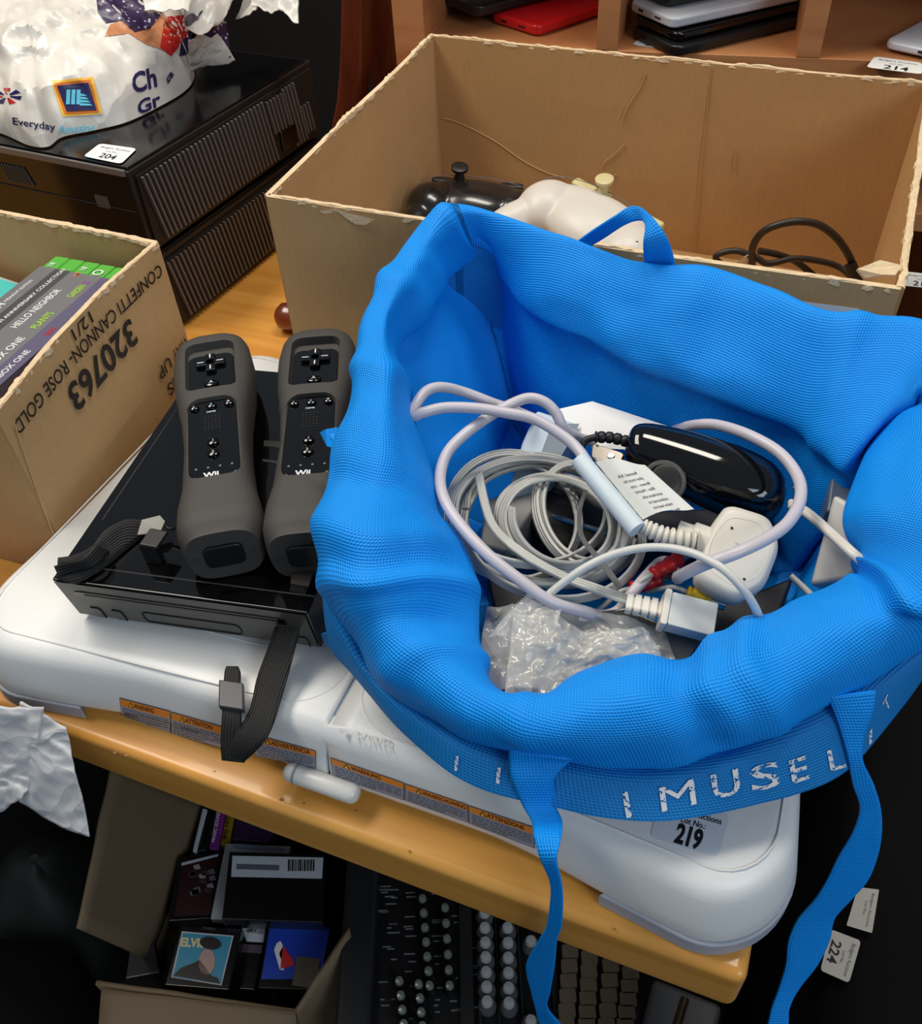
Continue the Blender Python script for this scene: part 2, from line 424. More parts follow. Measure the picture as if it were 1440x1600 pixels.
for cx, cy in ((0, 0), (1, 0), (0, 1), (1, 1)):
    # each corner foot follows the rounded corner
    arc = []
    r = .046; ox = .046 if not cx else .503-.046; oy = .049 if not cy else .313-.046
    a0 = {(0, 0): 180, (1, 0): 270, (1, 1): 0, (0, 1): 90}[(cx, cy)]
    st = []
    for k in range(13):
        a = radians(a0+90*k/12); st.append((ox+(r+.0015)*cos(a), oy+(r+.0015)*sin(a)))
    e = .045
    d0 = V((cos(radians(a0-90)), sin(radians(a0-90)))); d1 = V((cos(radians(a0+180)), sin(radians(a0+180))))
    st = [(st[0][0]+d0.x*e, st[0][1]+d0.y*e)]+st+[(st[-1][0]+d1.x*e, st[-1][1]+d1.y*e)]
    cxm, cym = ox, oy
    inner = [((x-cxm)*.70+cxm if True else x, (y-cym)*.70+cym) for x, y in st]
    poly = st+inner[::-1]
    poly = [pinch(x, y) for x, y in poly]
    m = MB(); m.prism(poly, 0.0, .0128, mat('board_foot_grey', (168, 170, 180), rough=.5)); m.build('foot', bd, world=True, bevel=.0015)
# raised outlines on the treads
m = MB()
for x0, x1 in ((.015, .249), (.262, .488)):
    for ins, rr in ((.0, .03), (.03, .045)):
        P = [pinch(x, y) for x, y in rrect(x0+ins, .019+ins, x1-ins*.6, .297-ins, rr, 8)]
        m.tube([V((x, y, .0528)) for x, y in P+P[:1]], .0006, WHITEP, seg=6, caps=False)
m.build('tread_outline', bd, world=True, smooth=60)

m = MB(); sf = flat(.053, .0003)
EMB = mat('embossed_white', (214, 213, 210), rough=.5)
m.on([(534, 1140), (546, 1144), (537, 1151)], sf, EMB); m.text('POWER', (552, 1156), (612, 1173), (4, -15), sf, EMB, bold=-.01)
m.build('power_mark', bd, world=True)
m = MB(); P0 = V((.2305, -.004, .0155)); P1 = V((.276, -.004, .0155))
m.loft([[V((x, -.002-cos(a)*.006*s, .0155+sin(a)*.0058*s)) for a in [k*pi/6 for k in range(12)]] for x, s in ((.2295, .55), (.2315, .9), (.234, 1), (.272, 1), (.2745, .9), (.2765, .55))], WHITEG)
bt = m.build('power_button', bd, world=True, smooth=50)
m = MB(); m.loft([[V((x, -.002-cos(a)*.0062, .0155+sin(a)*.006)) for a in [k*pi/6 for k in range(12)]] for x in (.2362, .2378)], GREYP)
o = m.build('indicator_light', None, smooth=50); o.parent = bt; 
for v in o.data.vertices: v.co = MW[bd.name].inverted() @ v.co
# warning labels on the front face
def surf_front(x, y):
    h = BODYB.ray_cast(CAM, ray(x, y).normalized()); p = h[0] if h[0] is not None else atY(x, y, .003)
    return p+V((0, -.0004, .0001))
for k, (t, quad) in enumerate([
        ('WARNING', ((192, 1126), (267, 1146), (267, 1110), (187, 1089))), ('ATTENTION', ((268, 1146), (352, 1170), (348, 1134), (268, 1111))),
        ('ADVERTENCIA', ((398, 1180), (494, 1200), (494, 1172), (398, 1146))), ('WARNUNG', ((520, 1212), (632, 1250), (632, 1222), (516, 1182))),
        ('WAARSCHUWING', ((633, 1250), (732, 1285), (731, 1256), (633, 1223))), ('ATTENZIONE', ((733, 1286), (836, 1325), (834, 1291), (732, 1257)))]):
    m = MB(); bl, br, tr, tl = [V(q) for q in quad]
    def Pq(u, v): q = (bl*(1-u)+br*u)*(1-v)+(tl*(1-u)+tr*u)*v; return (q.x, q.y)
    m.on([Pq(0, 0), Pq(1, 0), Pq(1, 1), Pq(0, 1)], surf_front, INKG, sub=3)
    s1 = lambda x, y: surf_front(x, y)+V((0, -.00015, 0)); s2 = lambda x, y: surf_front(x, y)+V((0, -.0003, 0)); s3 = lambda x, y: surf_front(x, y)+V((0, -.00045, 0))
    m.on([Pq(.012, .04), Pq(.988, .04), Pq(.988, .66), Pq(.012, .66)], s1, LABELG, sub=3)
    m.on([Pq(.012, .66), Pq(.988, .66), Pq(.988, .96), Pq(.012, .96)], s1, ORANGE, sub=3)
    m.on([Pq(.17, .70), Pq(.27, .70), Pq(.22, .95)], s2, INK); m.on([Pq(.19, .73), Pq(.25, .73), Pq(.22, .90)], s3, YELLOW)
    O = V(Pq(.28, .72)); E_ = V(Pq(.28+.065*len(t)*.88, .72)); m.text(t, O, E_, V(Pq(.28, .92))-O, s2, INK, bold=.01)
    for j in range(5):
        yy = .54-.11*j; x = .05
        while x < (.95 if j < 4 else .6):
            wd = random.uniform(.03, .11); x1 = min(.96, x+wd)
            m.on([Pq(x, yy), Pq(x1, yy), Pq(x1, yy+.045), Pq(x, yy+.045)], s2, INKG); x = x1+.018
    m.build('warning_label', bd, world=True, label=None)
label_on(bd, 'lot_label', ((1015, 1308), (1122, 1340), (1140, 1272), (1033, 1240)), flat(.053), [('Badgers Auctions', .12, .92, .72, .13, .01, INK), ('Lot No.:', .36, .72, .52, .13, .01, INK), ('219', .34, .72, .06, .42, .04, INK)], m=mat('clear_white_label', (214, 220, 226), rough=.3))

# ------------------------------------------------------------------ black console
cx0, cy0, cth = .076, .0235, .175
cn = thing('game_console', 'glossy black games console lying flat on the white board under two remotes', 'game console', (cx0, cy0, .0535), cth)
CM = MW[cn.name]; CI = CM.inverted()
def cw(u, v, z): return CM @ V((u, v, z))
m = MB(); Wd, Dp, Ht = .157, .215, .0435
m.prism([(0, .0), (Wd, .0), (Wd, Dp), (0, Dp)], .004, Ht, BLACKG)
b_ = m.v
for v in b_:
    if v.z < .01 and v.y < .01: v.y += .0065
body = m.build('body', cn, bevel=.0012, seg=3)
m = MB(); ff = lambda u, z: V((u, .0065*(Ht-z)/(Ht-.004)-.0008, z))
# satin front plate, below the glossy slot strip
m.add([ff(.0015, .006), ff(.1555, .006), ff(.1555, .0425), ff(.0015, .0425)], [(0, 1, 2, 3)], BLACKF); fp = m.build('front_plate', cn)
m = MB(); ff2 = lambda u, z, e=.0006: ff(u, z)+V((0, -e, 0))
sl = [(.014+.0045*cos(a), .0315+.003*sin(a)) for a in [pi/2+k*pi/8 for k in range(9)]]
m.add([ff2(u, z) for u, z in sl+[(.142, .0285), (.142, .0345)]], [tuple(range(len(sl)+2))], BLACKG)
m.add([ff2(u, z, .0011) for u, z in [(.016, .0308), (.140, .0308), (.140, .0322), (.016, .0322)]], [(0, 1, 2, 3)], mat('slot_dark', (2, 2, 2), rough=.3))
m.build('disc_slot', cn)
for u0, u1 in ((.0135, .0195), (.0275, .0335)):
    m = MB(); m.add([ff2(u0, .0055, .0003), ff2(u1, .0055, .0003), ff2(u1, .0155, .0003), ff2(u0, .0165, .0003)], [(0, 1, 2, 3)], BLACKF)
    m.tube([ff2(u, z, .0004) for u, z in ((u1, .0055), (u1, .0150), (u1-.001, .0165), (u0, .0168))], .0004, INK, seg=5); txt_plane(m, 'o' if u0 < .02 else 'r', ff2(u0+.001, .009, .0006), (1, 0, 0), (0, .16, 1), .0028, mat('button_mark', (105, 100, 95)), 0); m.build('button', cn)
m = MB(); rr_ = rrect(.0475, .0085, .1095, .0195, .003, 3)
m.tube([ff2(u, z, .0003) for u, z in rr_+rr_[:1]], .00035, INK, seg=5, caps=False); m.build('card_flap', cn)
m = MB(); m.tube([ff2(u, z, .0004) for u, z in ((.1505, .0055), (.1505, .0140), (.1495, .0155), (.1455, .0158))], .0004, INK, seg=5); m.build('eject_button', cn)
m = MB(); vs, fs, W_, H_ = glyphs('Wii', .01, 0, 0)
txt_plane(m, 'Wii', ff2(.1535, .014, .0004), V((0, .16, 1)).normalized(), (-1, 0, 0), .0058, mat('logo_grey', (150, 150, 150), rough=.4), .012)
m.build('logo', cn)
m = MB()   # seams on the top
for a, b in (((.0, .0125), (.157, .0125)), ((.151, .0125), (.151, .2)), ((.0065, .05), (.0065, .2))):
    m.tube([V((a[0], a[1], Ht)), V((b[0], b[1], Ht))], .0004, mat('seam_edge', (70, 68, 66), rough=.3), seg=5)
m.build('top_seam', cn)
for u in (.012, .145):
    for v in (.02, .195):
        m = MB(); m.lathe([(.005, -.0005), (.005, .005)], (u, v, 0), BLACKM, seg=12); m.build('rubber_foot', cn)
m = MB(); q = [(at(x, y, .0972)) for x, y in ((412, 688), (440, 690), (440, 700), (412, 697))]
m.add(q, [(0, 1, 2, 3)], BLACKF); q = [(at(x, y, .0972)) for x, y in ((410, 717), (440, 721), (440, 725), (410, 721))]; m.add(q, [(0, 1, 2, 3)], BLACKF)
m.build('top_flap', cn, world=True)

# ------------------------------------------------------------------ remotes in rubber jackets
def hw(y):   # half width of the jacket along its length
    K = [(-.004, .0200), (0, .0225), (.006, .0245), (.02, .0240), (.045, .0208), (.075, .0198), (.105, .0212), (.122, .0236), (.14, .0258), (.165, .0272), (.180, .0268), (.190, .0236), (.195, .0190), (.198, .010)]
    for (a, p), (b, q) in zip(K, K[1:]):
        if a <= y <= b:
            t = (y-a)/(b-a); t = t*t*(3-2*t) if 0.02 < y < .18 else t
            return p+(q-p)*t
    return K[-1][1]
JT = .0395
def remote(label):
    r = thing('remote_in_jacket', label, 'game remote', group=None)
    m = MB(); rings = []
    ys = [-.004, -.002, .002, .008]+[.015+.0085*k for k in range(19)]+[.184, .190, .194, .197]
    for y in ys:
        h = hw(y); zt = JT-(.004 if y < .0 else .0015 if y < .003 else 0)-(.005*max(0, (y-.186)/.012)**2); zb = .002
        if y < .012: zb = .0
        R = []
        for k in range(32):
            a = 2*pi*k/32; c_, s_ = cos(a), sin(a); n = 3.4
            x = h*math.copysign(abs(c_)**(2/n), c_); z = (zt-zb)/2*math.copysign(abs(s_)**(2/n), s_)
            R.append(V((x, y, (zt+zb)/2+z)))
        rings.append(R)
    m.loft(rings, RUBBER)
    jk = m.build('jacket', r, smooth=60)
    c1 = MB(); c1.prism(rrect(-.0155, .1290, .0155, .1800, .0055, 5), JT-.0058, JT+.01, RUBBER, top=rrect(-.019, .1255, .019, .1835, .0065, 5))
    c2 = MB(); p2 = rrect(-.0158, .0405, .0158, .1165, .009, 6); c2.prism(p2, JT-.0030, JT+.01, RUBBER, top=rrect(-.0185, .0378, .0185, .1192, .010, 6))
    cut(jk, [c1, c2])
    for v in jk.data.polygons: v.use_smooth = True
    bm = bmesh.new(); bm.from_mesh(jk.data)
    for e in bm.edges:
        if len(e.link_faces) == 2: e.smooth = e.calc_face_angle(0) < radians(45)
    bm.to_mesh(jk.data); bm.free()
    rm = MB(); rm.prism(rrect(-.0150, .1293, .0150, .1725, .006, 6), JT-.012, JT-.0046, BLACKG); rm.prism(rrect(-.0152, .0410, .0152, .1162, .0085, 6), JT-.012, JT-.0022, BLACKG)
    rm.on  # (two windows show the same glossy face)
    face = rm.build('remote_face', r, bevel=.0006)
    z1, z2 = JT-.0046, JT-.0022
    m = MB(); cyy = .1600
    for dx, dy in ((.0098, .0034), (.0034, .0098)):
        m.box((0, cyy, z1+.0014), (dx*2, dy*2, .0028), BLACKG)
    dp = m.build('direction_pad', r, bevel=.0009)
    m = MB()
    for a in range(4):
        M = Matrix.Rotation(a*pi/2, 3, 'Z'); p = M @ V((0, .0065, 0)); d = M @ V((.00035, .0022, 0))
        m.box((p.x, cyy+p.y, z1+.00295), (abs(d.x)*2+.0001, abs(d.y)*2, .0002), WINK)
    o = m.build('arrow_mark', dp)
    def button(name, x, y, z, rad, sy, t, h, mm=WINK, bold=0):
        m = MB(); m.lathe([(rad, -.001), (rad, .0008), (rad*.9, .0017), (rad*.6, .0021), (0, .0022)], (x, y, z), BLACKG, seg=20, sy=sy)
        b = m.build(name, r, smooth=40)
        if t:
            m = MB(); vs, fs, W_, H_ = glyphs(t, bold, 0, 0); k = h/.7
            m.add([V((x-W_*k/2+a*k, y-h/2+c*k, z+.0024)) for a, c in vs], fs, mm); o = m.build('mark', b)
    button('letter_button', 0, .1372, z1, .0048, .8, 'A', .0028)
    button('minus_button', -.0108, .1095, z2, .003, .9, '-', .0022, bold=.03); button('plus_button', .0108, .1095, z2, .003, .9, '+', .0022, bold=.03)
    button('home_button', 0, .1095, z2, .0033, .9, 'o', .0016, mat('led_blue', (110, 190, 240), rough=.4), .05)
    button('number_button', 0, .0725, z2, .0036, .95, '1', .0022); button('number_button', 0, .0618, z2, .0036, .95, '2', .0022)
    m = MB(); txt_plane(m, 'HOME', (-.0034, .1036, z2+.0002), (1, 0, 0), (0, 1, 0), .0014, WINK, .02)
    txt_plane(m, 'Wii', (-.0062, .0415, z2+.0002), (1, 0, 0), (0, 1, 0), .0042, WINK, .035)
    for x in (-.0105, -.0035, .0035, .0105): m.box((x, .0500, z2+.0002), (.0013, .0013, .0002), mat('led_off', (120, 120, 118), rough=.4))
    m.build('face_print', r, kind='stuff')
    m = MB()
    for i in range(5):
        for j in range(7): m.lathe([(.0005, 0), (.0005, .00025)], (-.0044+.0022*i, .0860+.0022*j, z2+.0001), mat('speaker_hole', (48, 44, 42), rough=.8), seg=6)
    m.build('speaker_holes', r, kind='stuff')
    m = MB(); m.prism(rrect(-.011, .010, .011, .026, .004, 4), -.0035, .0035, BLACKM, tf=Matrix.Translation((0, -.004, 0)) @ Matrix.Rotation(pi/2, 4, 'X'))
    m.v = [V((v.x, v.y+.0015, v.z)) for v in m.v]
    e = m.build('end_socket', r, bevel=.001)
    for x in (-.017, .017):
        m = MB(); m.lathe([(.0022, 0), (.0026, .001), (.0015, .001), (.0013, -.001)], (0, 0, 0), RUBBER, seg=14, M=Matrix.Rotation(pi/2, 3, 'X'))
        m.v = [v+V((x, -.0036, .016)) for v in m.v]; m.build('strap_eyelet', r, smooth=40)
    return r
def place(r, A, B, z, tilt):
    A, B = V(A), V(B); d = B-A; yaw = math.atan2(d.y, d.x)-pi/2
    from mathutils import Euler
    r.location = (A.x, A.y, z); e = Euler((tilt, 0, yaw)); r.rotation_euler = e
    MW[r.name] = Matrix.Translation(r.location) @ e.to_matrix().to_4x4()
ZC = .0970
r1 = remote('black games remote in a grey rubber jacket, the left one on the console')
place(r1, (.1739, .0637), (.0656, .2247), ZC+.0012, 0)
r2 = remote('black games remote in a grey rubber jacket, half under the edge of the blue bag')
place(r2, (.2190, .0790), (.1400, .2450), ZC+.0012, 0)

# wrist straps (parts of the remotes)
m = MB(); zt = ZC
L = [(246, 812, zt+.004), (225, 813, zt+.006), (196, 812, zt+.011), (165, 828, zt+.014), (142, 855, zt+.012), (115, 868, zt+.008), (92, 872, zt+.006)]
R = [(240, 836, zt+.001), (220, 840, zt+.001), (192, 862, zt+.001), (168, 882, zt+.001), (140, 902, zt+.001), (115, 912, zt+.001), (90, 905, zt+.0005)]
m.ribbon([at(*p) for p in L], [at(*p) for p in R], STRAPM)
m.build('wrist_strap', r1, world=True, solid=.002, smooth=60)
m = MB(); m.ribbon([at(150, 850, zt+.016), at(128, 872, zt+.015), at(100, 880, zt+.012), at(86, 884, zt+.006)], [at(170, 862, zt+.006), at(150, 885, zt+.006), at(120, 893, zt+.005), at(92, 900, zt+.003)], STRAPM)
m.build('wrist_strap', r1, world=True, solid=.0015, smooth=60)
m = MB(); q = [at(215, 836, zt+.008), at(250, 833, zt+.008), at(258, 815, zt+.010), at(250, 806, zt+.012), at(222, 813, zt+.012)]
m.add(q, [(0, 1, 2, 3, 4)], mat('pale_tag', (150, 145, 138), rough=.5)); m.build('strap_tag', r1, world=True, solid=.0015)
m = MB(); m.tube(catmull([at(258, 822, zt+.009), at(264, 826, zt+.008), at(272, 826, zt+.009)], 4), .0009, BLACKM); m.build('strap_cord', r1, world=True, smooth=60)
m = MB(); c0 = at(243, 876, zt); c1 = at(250, 852, zt+.0)
M = Matrix.Rotation(radians(cth*57.3-4), 3, 'Z')
m.box(V((c0.x, c0.y, zt+.0075)), (.0105, .006, .015), BLACKM, M); m.box(V((c0.x+.001, c0.y+.004, zt+.0150)), (.012, .014, .0025), BLACKM, M)
m.build('strap_slider', r1, world=True, bevel=.0012)
# second strap hangs off the console over the board
fY = lambda y: y
L = [(456, 890, ZC+.003), (456, 912, ZC+.003), (441, 950, .085), (420, 1010, .070), (402, 1060, .062), (390, 1110, .057), (366, 1150, .050), (347, 1186, .036)]
R = [(488, 894, ZC+.003), (480, 917, ZC+.003), (472, 965, .085), (456, 1030, .070), (441, 1085, .062), (425, 1135, .057), (408, 1165, .050), (381, 1190, .036)]
m = MB(); m.ribbon([at(*p) for p in L], [at(*p) for p in R], STRAPM); m.build('wrist_strap', r2, world=True, solid=.0015, smooth=60)
m = MB(); L = [(347, 1187, .036), (345, 1160, .046), (347, 1120, .0575), (349, 1080, .060), (351, 1052, .060), (354, 1042, .060)]
R = [(382, 1191, .036), (378, 1160, .046), (377, 1120, .0575), (376, 1080, .060), (376, 1052, .060), (372, 1042, .060)]
m.ribbon([at(*p) for p in L], [at(*p) for p in R], STRAPM); m.build('wrist_strap', r2, world=True, solid=.0015, smooth=60)
m = MB(); p = at(362, 1088, .0605); ex = (at(382, 1092, .0605)-at(342, 1086, .0605)); ey = at(362, 1066, .0605)-p
M = Matrix((ex.normalized(), ey.normalized(), (0, 0, 1))).transposed()
m.box(p, (ex.length*.98, ey.length*1.9, .0045), mat('slider_grey', (58, 60, 64), rough=.35), M); m.build('strap_slider', r2, world=True, bevel=.001)
m = MB(); m.add([at(456, 889, ZC+.005), at(490, 893, ZC+.005), at(482, 917, ZC+.005), at(454, 912, ZC+.005)], [(0, 1, 2, 3)], BLACKF); m.build('strap_tag', r2, world=True, solid=.001)

# ------------------------------------------------------------------ cardboard boxes
def torn_edge(m, A, B, th, amp, hmat=CARDE, n=60, seed=0, bow=0):
    """ragged fluted rim between two top corners"""
    A, B = V(A), V(B); d = (B-A); nrm = V((d.y, -d.x, 0)).normalized(); rows = []
    for i in range(n+1):
        p = A+d*(i/n)+nrm*bow*sin(pi*i/n); s_ = p*60+V((seed*3.1, 0, 0))
        h = noise.noise(s_*.5)*amp*1.1+abs(noise.noise(s_*2.3))*amp*.9+noise.noise(s_*7)*amp*.5; wv = noise.noise(s_*3.1+V((5, 5, 5)))*th*.25
        tt = th*(.50+.32*noise.noise(s_*2.7))
        zt = p.z+h
        dp = -.0022-.0022*noise.noise(s_*1.9)
        rows.append([p+nrm*(-tt+wv)+V((0, 0, dp)), V((p.x, p.y, zt))+nrm*(-tt*.8+wv), V((p.x, p.y, zt+amp*.2))+nrm*wv, V((p.x, p.y, zt))+nrm*(tt*.8+wv), p+nrm*(tt+wv)+V((0, 0, dp*1.2))])
    m.grid(rows, hmat)
def wall(m, A, B, zb, th, mm, n=14, bow=0, seed=0, flare=0):
    """panel from A to B (top corners), thickness th, slightly bowed"""
    A, B = V(A), V(B); d = B-A; nrm = V((d.y, -d.x, 0)).normalized(); F0 = []; F1 = []
    for j in range(9):
        t = j/8; r0 = []; r1 = []
        for i in range(n+1):
            u = i/n; p = A+d*u; zz = p.z+(zb-p.z)*t
            o = bow*sin(pi*u)*(1-t)**1.5+.0012*noise.noise(V((u*5+seed, t*4, seed)))*(4*u*(1-u))
            q = V((p.x, p.y, zz))+nrm*o
            r0.append(q-nrm*th/2); r1.append(q+nrm*th/2)
        F0.append(r0); F1.append(r1)
    m.grid(F0, mm); m.grid(F1, mm)
    for F_ in (F0, F1): pass
    m.grid([[r[0] for r in F0], [r[0] for r in F1]], mm); m.grid([[r[-1] for r in F0], [r[-1] for r in F1]], mm); m.grid([F0[-1], F1[-1]], mm)
    m.grid([F0[0], F1[0]], CARDE)
    return nrm
BFL, BFR, BBR, BBL = V((.064, .329, .190)), V((.4985, .3275, .190)), V((.506, .672, .190)), V((.044, .690, .190))
bx = thing('cardboard_box', 'large open cardboard box with torn rim standing behind the blue bag', 'box', (.28, .5, 0))
m = MB(); m.prism([(BFL.x, BFL.y), (BFR.x, BFR.y), (BBR.x, BBR.y), (BBL.x, BBL.y)], .0005, .004, CARD2); m.build('base_panel', bx, world=True)
for k, (nm, A, B, mm, bow) in enumerate((('front_panel', BFL, BFR, CARD, .002), ('side_panel', BFR, BBR, CARD2, 0), ('back_panel', BBR, BBL, CARD2, -.002), ('side_panel', BBL, BFL, CARD, .0))):
    m = MB(); wall(m, A, B, .001, .0045, mm, bow=bow, seed=k*7, n=24)
    if k != 0:
        torn_edge(m, A, B, .0045, .0022, seed=k, n=90, bow=bow)
    else: torn_edge(m, A, B, .0042, .0014, seed=k, n=120, bow=bow)
    if k == 0:
        S = planeS(A, (B-A).cross(V((0, 0, -1))).normalized()*-1 if False else V((0, -1, 0)), .0008)
        S = lambda x, y: atY(x, y, .3235)
        # torn patch where the outer paper peeled away below the rim
        pts = [(508, 328), (524, 325), (545, 333), (566, 338), (585, 343), (570, 352), (556, 351), (540, 341), (528, 331)]
        m.on(pts, S, CARDE); m.on([(498, 330), (516, 327), (520, 332), (506, 334)], S, CARDE)
    o = m.build(nm, bx, world=True)
    if k == 3: pass
m = MB()   # creases pressed into the inside of the back panel
S = lambda x, y: atP(x, y, BBL+(BBR-BBL)*.5+V((0, -.0045, -.05)), V(((BBR-BBL).y, -(BBR-BBL).x, 0)).normalized())
CR = mat('crease_pale', (200, 162, 112), rough=.8)
for P in ([(693, 185), (712, 190), (745, 205), (780, 225), (815, 250), (850, 268), (880, 278)], [(1008, 115), (1000, 135), (990, 150), (978, 170), (970, 190)], [(975, 225), (960, 240), (945, 252), (938, 262)], [(962, 272), (950, 280)]):
    m.tube(catmull([S(*p) for p in P], 5), .0006, CR, seg=5)
m.build('crease', bx, world=True, smooth=60)
m = MB()
for x0, y0, x1, y1 in ((1112, 105, 1085, 385), (1150, 235, 1148, 270)):
    m.tube([S(x0, y0), S((x0+x1)/2-3, (y0+y1)/2), S(x1, y1)], .0005, CARD2, seg=5)
m.build('crease', bx, world=True, smooth=60)
sl = lambda x, y: atY(x, y, .3228)
label_on(bx, 'price_label', ((1240, 520), (1338, 522), (1342, 482), (1232, 468)), sl, [('134', .78, .9, .45, .3, .0, INK)], rad=.02)
# inner corner flap at the right front
m = MB(); P = [V((.494, .337, .192)), V((.486, .334, .1925)), V((.478, .333, .189)), V((.472, .334, .194)), V((.484, .345, .196)), V((.497, .348, .193))]
m.add(P, [tuple(range(6))], CARDE); m.build('torn_flap', bx, world=True, solid=.0018)

# small box of games
GB = .0; e_ = V((-.031, .215, 0)).normalized(); n_ = V((e_.y, -e_.x, 0))
G0 = V((.0, .09, .150)); G1 = G0+e_*.2175; G2 = V((-.315, .3135, .152)); G3 = V((-.31, .078, .150))
gb = thing('cardboard_box', 'small cardboard box printed CONFETTI CANNON upside down, holding green topped game cases', 'box', (-.15, .2, 0))
m = MB(); m.prism([(G0.x, G0.y), (G1.x, G1.y), (G2.x, G2.y), (G3.x, G3.y)][::1], .0005, .004, CARD); m.build('base_panel', gb, world=True)
SF = lambda x, y: atP(x, y, G0+n_*.0028, n_)
for k, (nm, A, B) in enumerate((('front_panel', G3, G0), ('side_panel', G0, G1), ('back_panel', G1, G2), ('side_panel', G2, G3))):
    m = MB(); bw = -.0075 if k == 1 else 0; wall(m, A, B, .001, .0042, CARD, seed=k*5+1, bow=bw, n=24); torn_edge(m, A, B, .0042 if k != 2 else .006, .001, seed=k+4, n=90, bow=bw)
    if k == 1:
        uu = lambda u, z: G0+e_*u+V((0, 0, z-.15))+n_*(.0035+bw*sin(pi*u/.2175)*(max(0, z)/.15)**1.5)
        def up(t, u1, u0, z0, h, bold=0):
            """upside down lettering: starts at u1 (far) and runs back to u0"""
            vs, fs, W_, H_ = glyphs(t, bold, 0, 0); L_ = u1-u0
            m.add([uu(u1-x/W_*L_, z0-y/.7*h) for x, y in vs], fs, INK)
        up('CONFETTI CANNON- ROSE GOLD', .2105, .0080, .1360, .0098, .012)
        up('12/1', .1245, .0960, .1475, .0085, .01)
        up('320763', .1585, .0665, .1190, .0200, .025)
        up('UP', .1860, .1650, .066, .0105, .01); up('WAY', .2150, .1900, .066, .0105, .01)
        up('IS', .1830, .1690, .047, .0105, .01); up('TH', .2120, .1900, .047, .0105, .01)
        up('D', .1780, .1700, .029, .0105, .01)
    m.build(nm, gb, world=True)
m = MB()   # pale crease by the front corner
m.tube(catmull([SF(22, 660), SF(45, 730), SF(70, 800), SF(92, 855)], 4), .0006, CR, seg=5); m.build('crease', gb, world=True)

# game cases standing spine up in it
def game_case(label, pf, pn, zt, spine, texts, group='game cases in the small box', th=.0145, L=.170, H=.12):
    d = (at(0, 532, .128)-at(144, 411, .128)).normalized(); A = V((-.0625-.0152*(4-pf), .296, zt)); yaw = math.atan2(d.y, d.x)
    t = thing('game_case', label, 'game case', (A.x, A.y, zt-H), yaw, group)
    # local x runs along the spine from the far end, z up
    m = MB(); m.box((L/2, 0, H/2), (L, th, H), GREEN); m.build('case', t, bevel=.0018)
    m = MB(); m.box((L/2+.009, 0, H/2+.002), (L-.020, th+.0006, H-.0042), spine); m.build('cover_sleeve', t)
    m = MB(); m.box((L/2+.009, 0, H+.0001), (L-.020, th+.0006, .0010), spine); sp = None
    for (tx, x0, x1, h, mm, off) in texts:
        vs, fs, W_, H_ = glyphs(tx, .012, 0, 0); k = (x1-x0)/W_
        m.add([V((x1-vx*k, -off+h/2-vy*h/.7 if False else off-h/2+0*vy, 0)) for vx, vy in vs] if False else [V((x1-vx*k, off+h/2-vy/.7*h, H+.0008)) for vx, vy in vs], fs, mm)
    m.build('printed_spine', t)
    return t
SPG = mat('spine_grey', (118, 116, 118), rough=.3, coat=.4); SPD = mat('spine_dark', (78, 76, 78), rough=.3, coat=.4); SPP = mat('spine_purple', (98, 92, 118), rough=.3, coat=.4)
ORI = mat('orange_ink', (226, 120, 50)); LIME = mat('lime_ink', (160, 210, 40)); PUR = mat('purple_ink', (140, 70, 160))
for lab, pf, pn, sp_, tx in (
    ('game case leftmost in the box, spine lettered ending in ATCH', 0, 0, SPG, [('ATCH', .075, .102, .006, WINK, 0), ('MIDNIGHT EDITION', .040, .073, .003, WINK, 0), ('18', .012, .018, .0045, WINK, 0)]),
    ('game case lettered ANNIVERSARY COLLECTION on its grey spine', 1, 0, SPD, [('FIGHTER 30TH ANNIVERSARY COLLECTION', .018, .130, .0036, WINK, 0)]),
    ('game case lettered HELLO NEIGHBOR in white', 2, 0, SPG, [('HELLO NEIGHBOR', .045, .100, .0062, WINK, 0), ('18', .010, .016, .005, WINK, 0), ('M', .019, .025, .004, ORI, 0)]),
    ('game case with green and purple words and a white roundel on its spine', 3, 0, SPG, [('O', .010, .0185, .009, WINK, 0), ('PLANTS', .074, .096, .006, LIME, 0), ('GARDEN', .034, .052, .006, LIME, 0), ('2', .028, .033, .006, PUR, 0), ('XBOX ONE', .108, .150, .006, WINK, 0)]),
    ('game case with purple spine against the printed side of the box', 4, 0, SPP, [('XBOX ONE', .120, .158, .005, WINK, 0), ('LEGO', .090, .101, .005, RED, 0)])):
    game_case(lab, pf, pn, .128, sp_, tx)
wc = thing('game_case', 'white case with a teal patch at the left edge of the small box', 'game case', (0, 0, 0), 0)
A = at(33, 462, .128); wc.location = (A.x-.088, A.y-.005, .035); MW[wc.name] = Matrix.Translation(wc.location)
m = MB(); m.box((.0, .0, .054), (.115, .135, .014), WHITEG, Matrix.Rotation(.12, 3, 'Z') @ Matrix.Rotation(.25, 3, 'Y')); m.build('case', wc, bevel=.003)
m = MB(); m.box((.012, .035, .0615), (.05, .05, .0006), mat('teal_print', (70, 190, 185), rough=.4), Matrix.Rotation(.12, 3, 'Z') @ Matrix.Rotation(.25, 3, 'Y')); m.build('teal_print', wc)

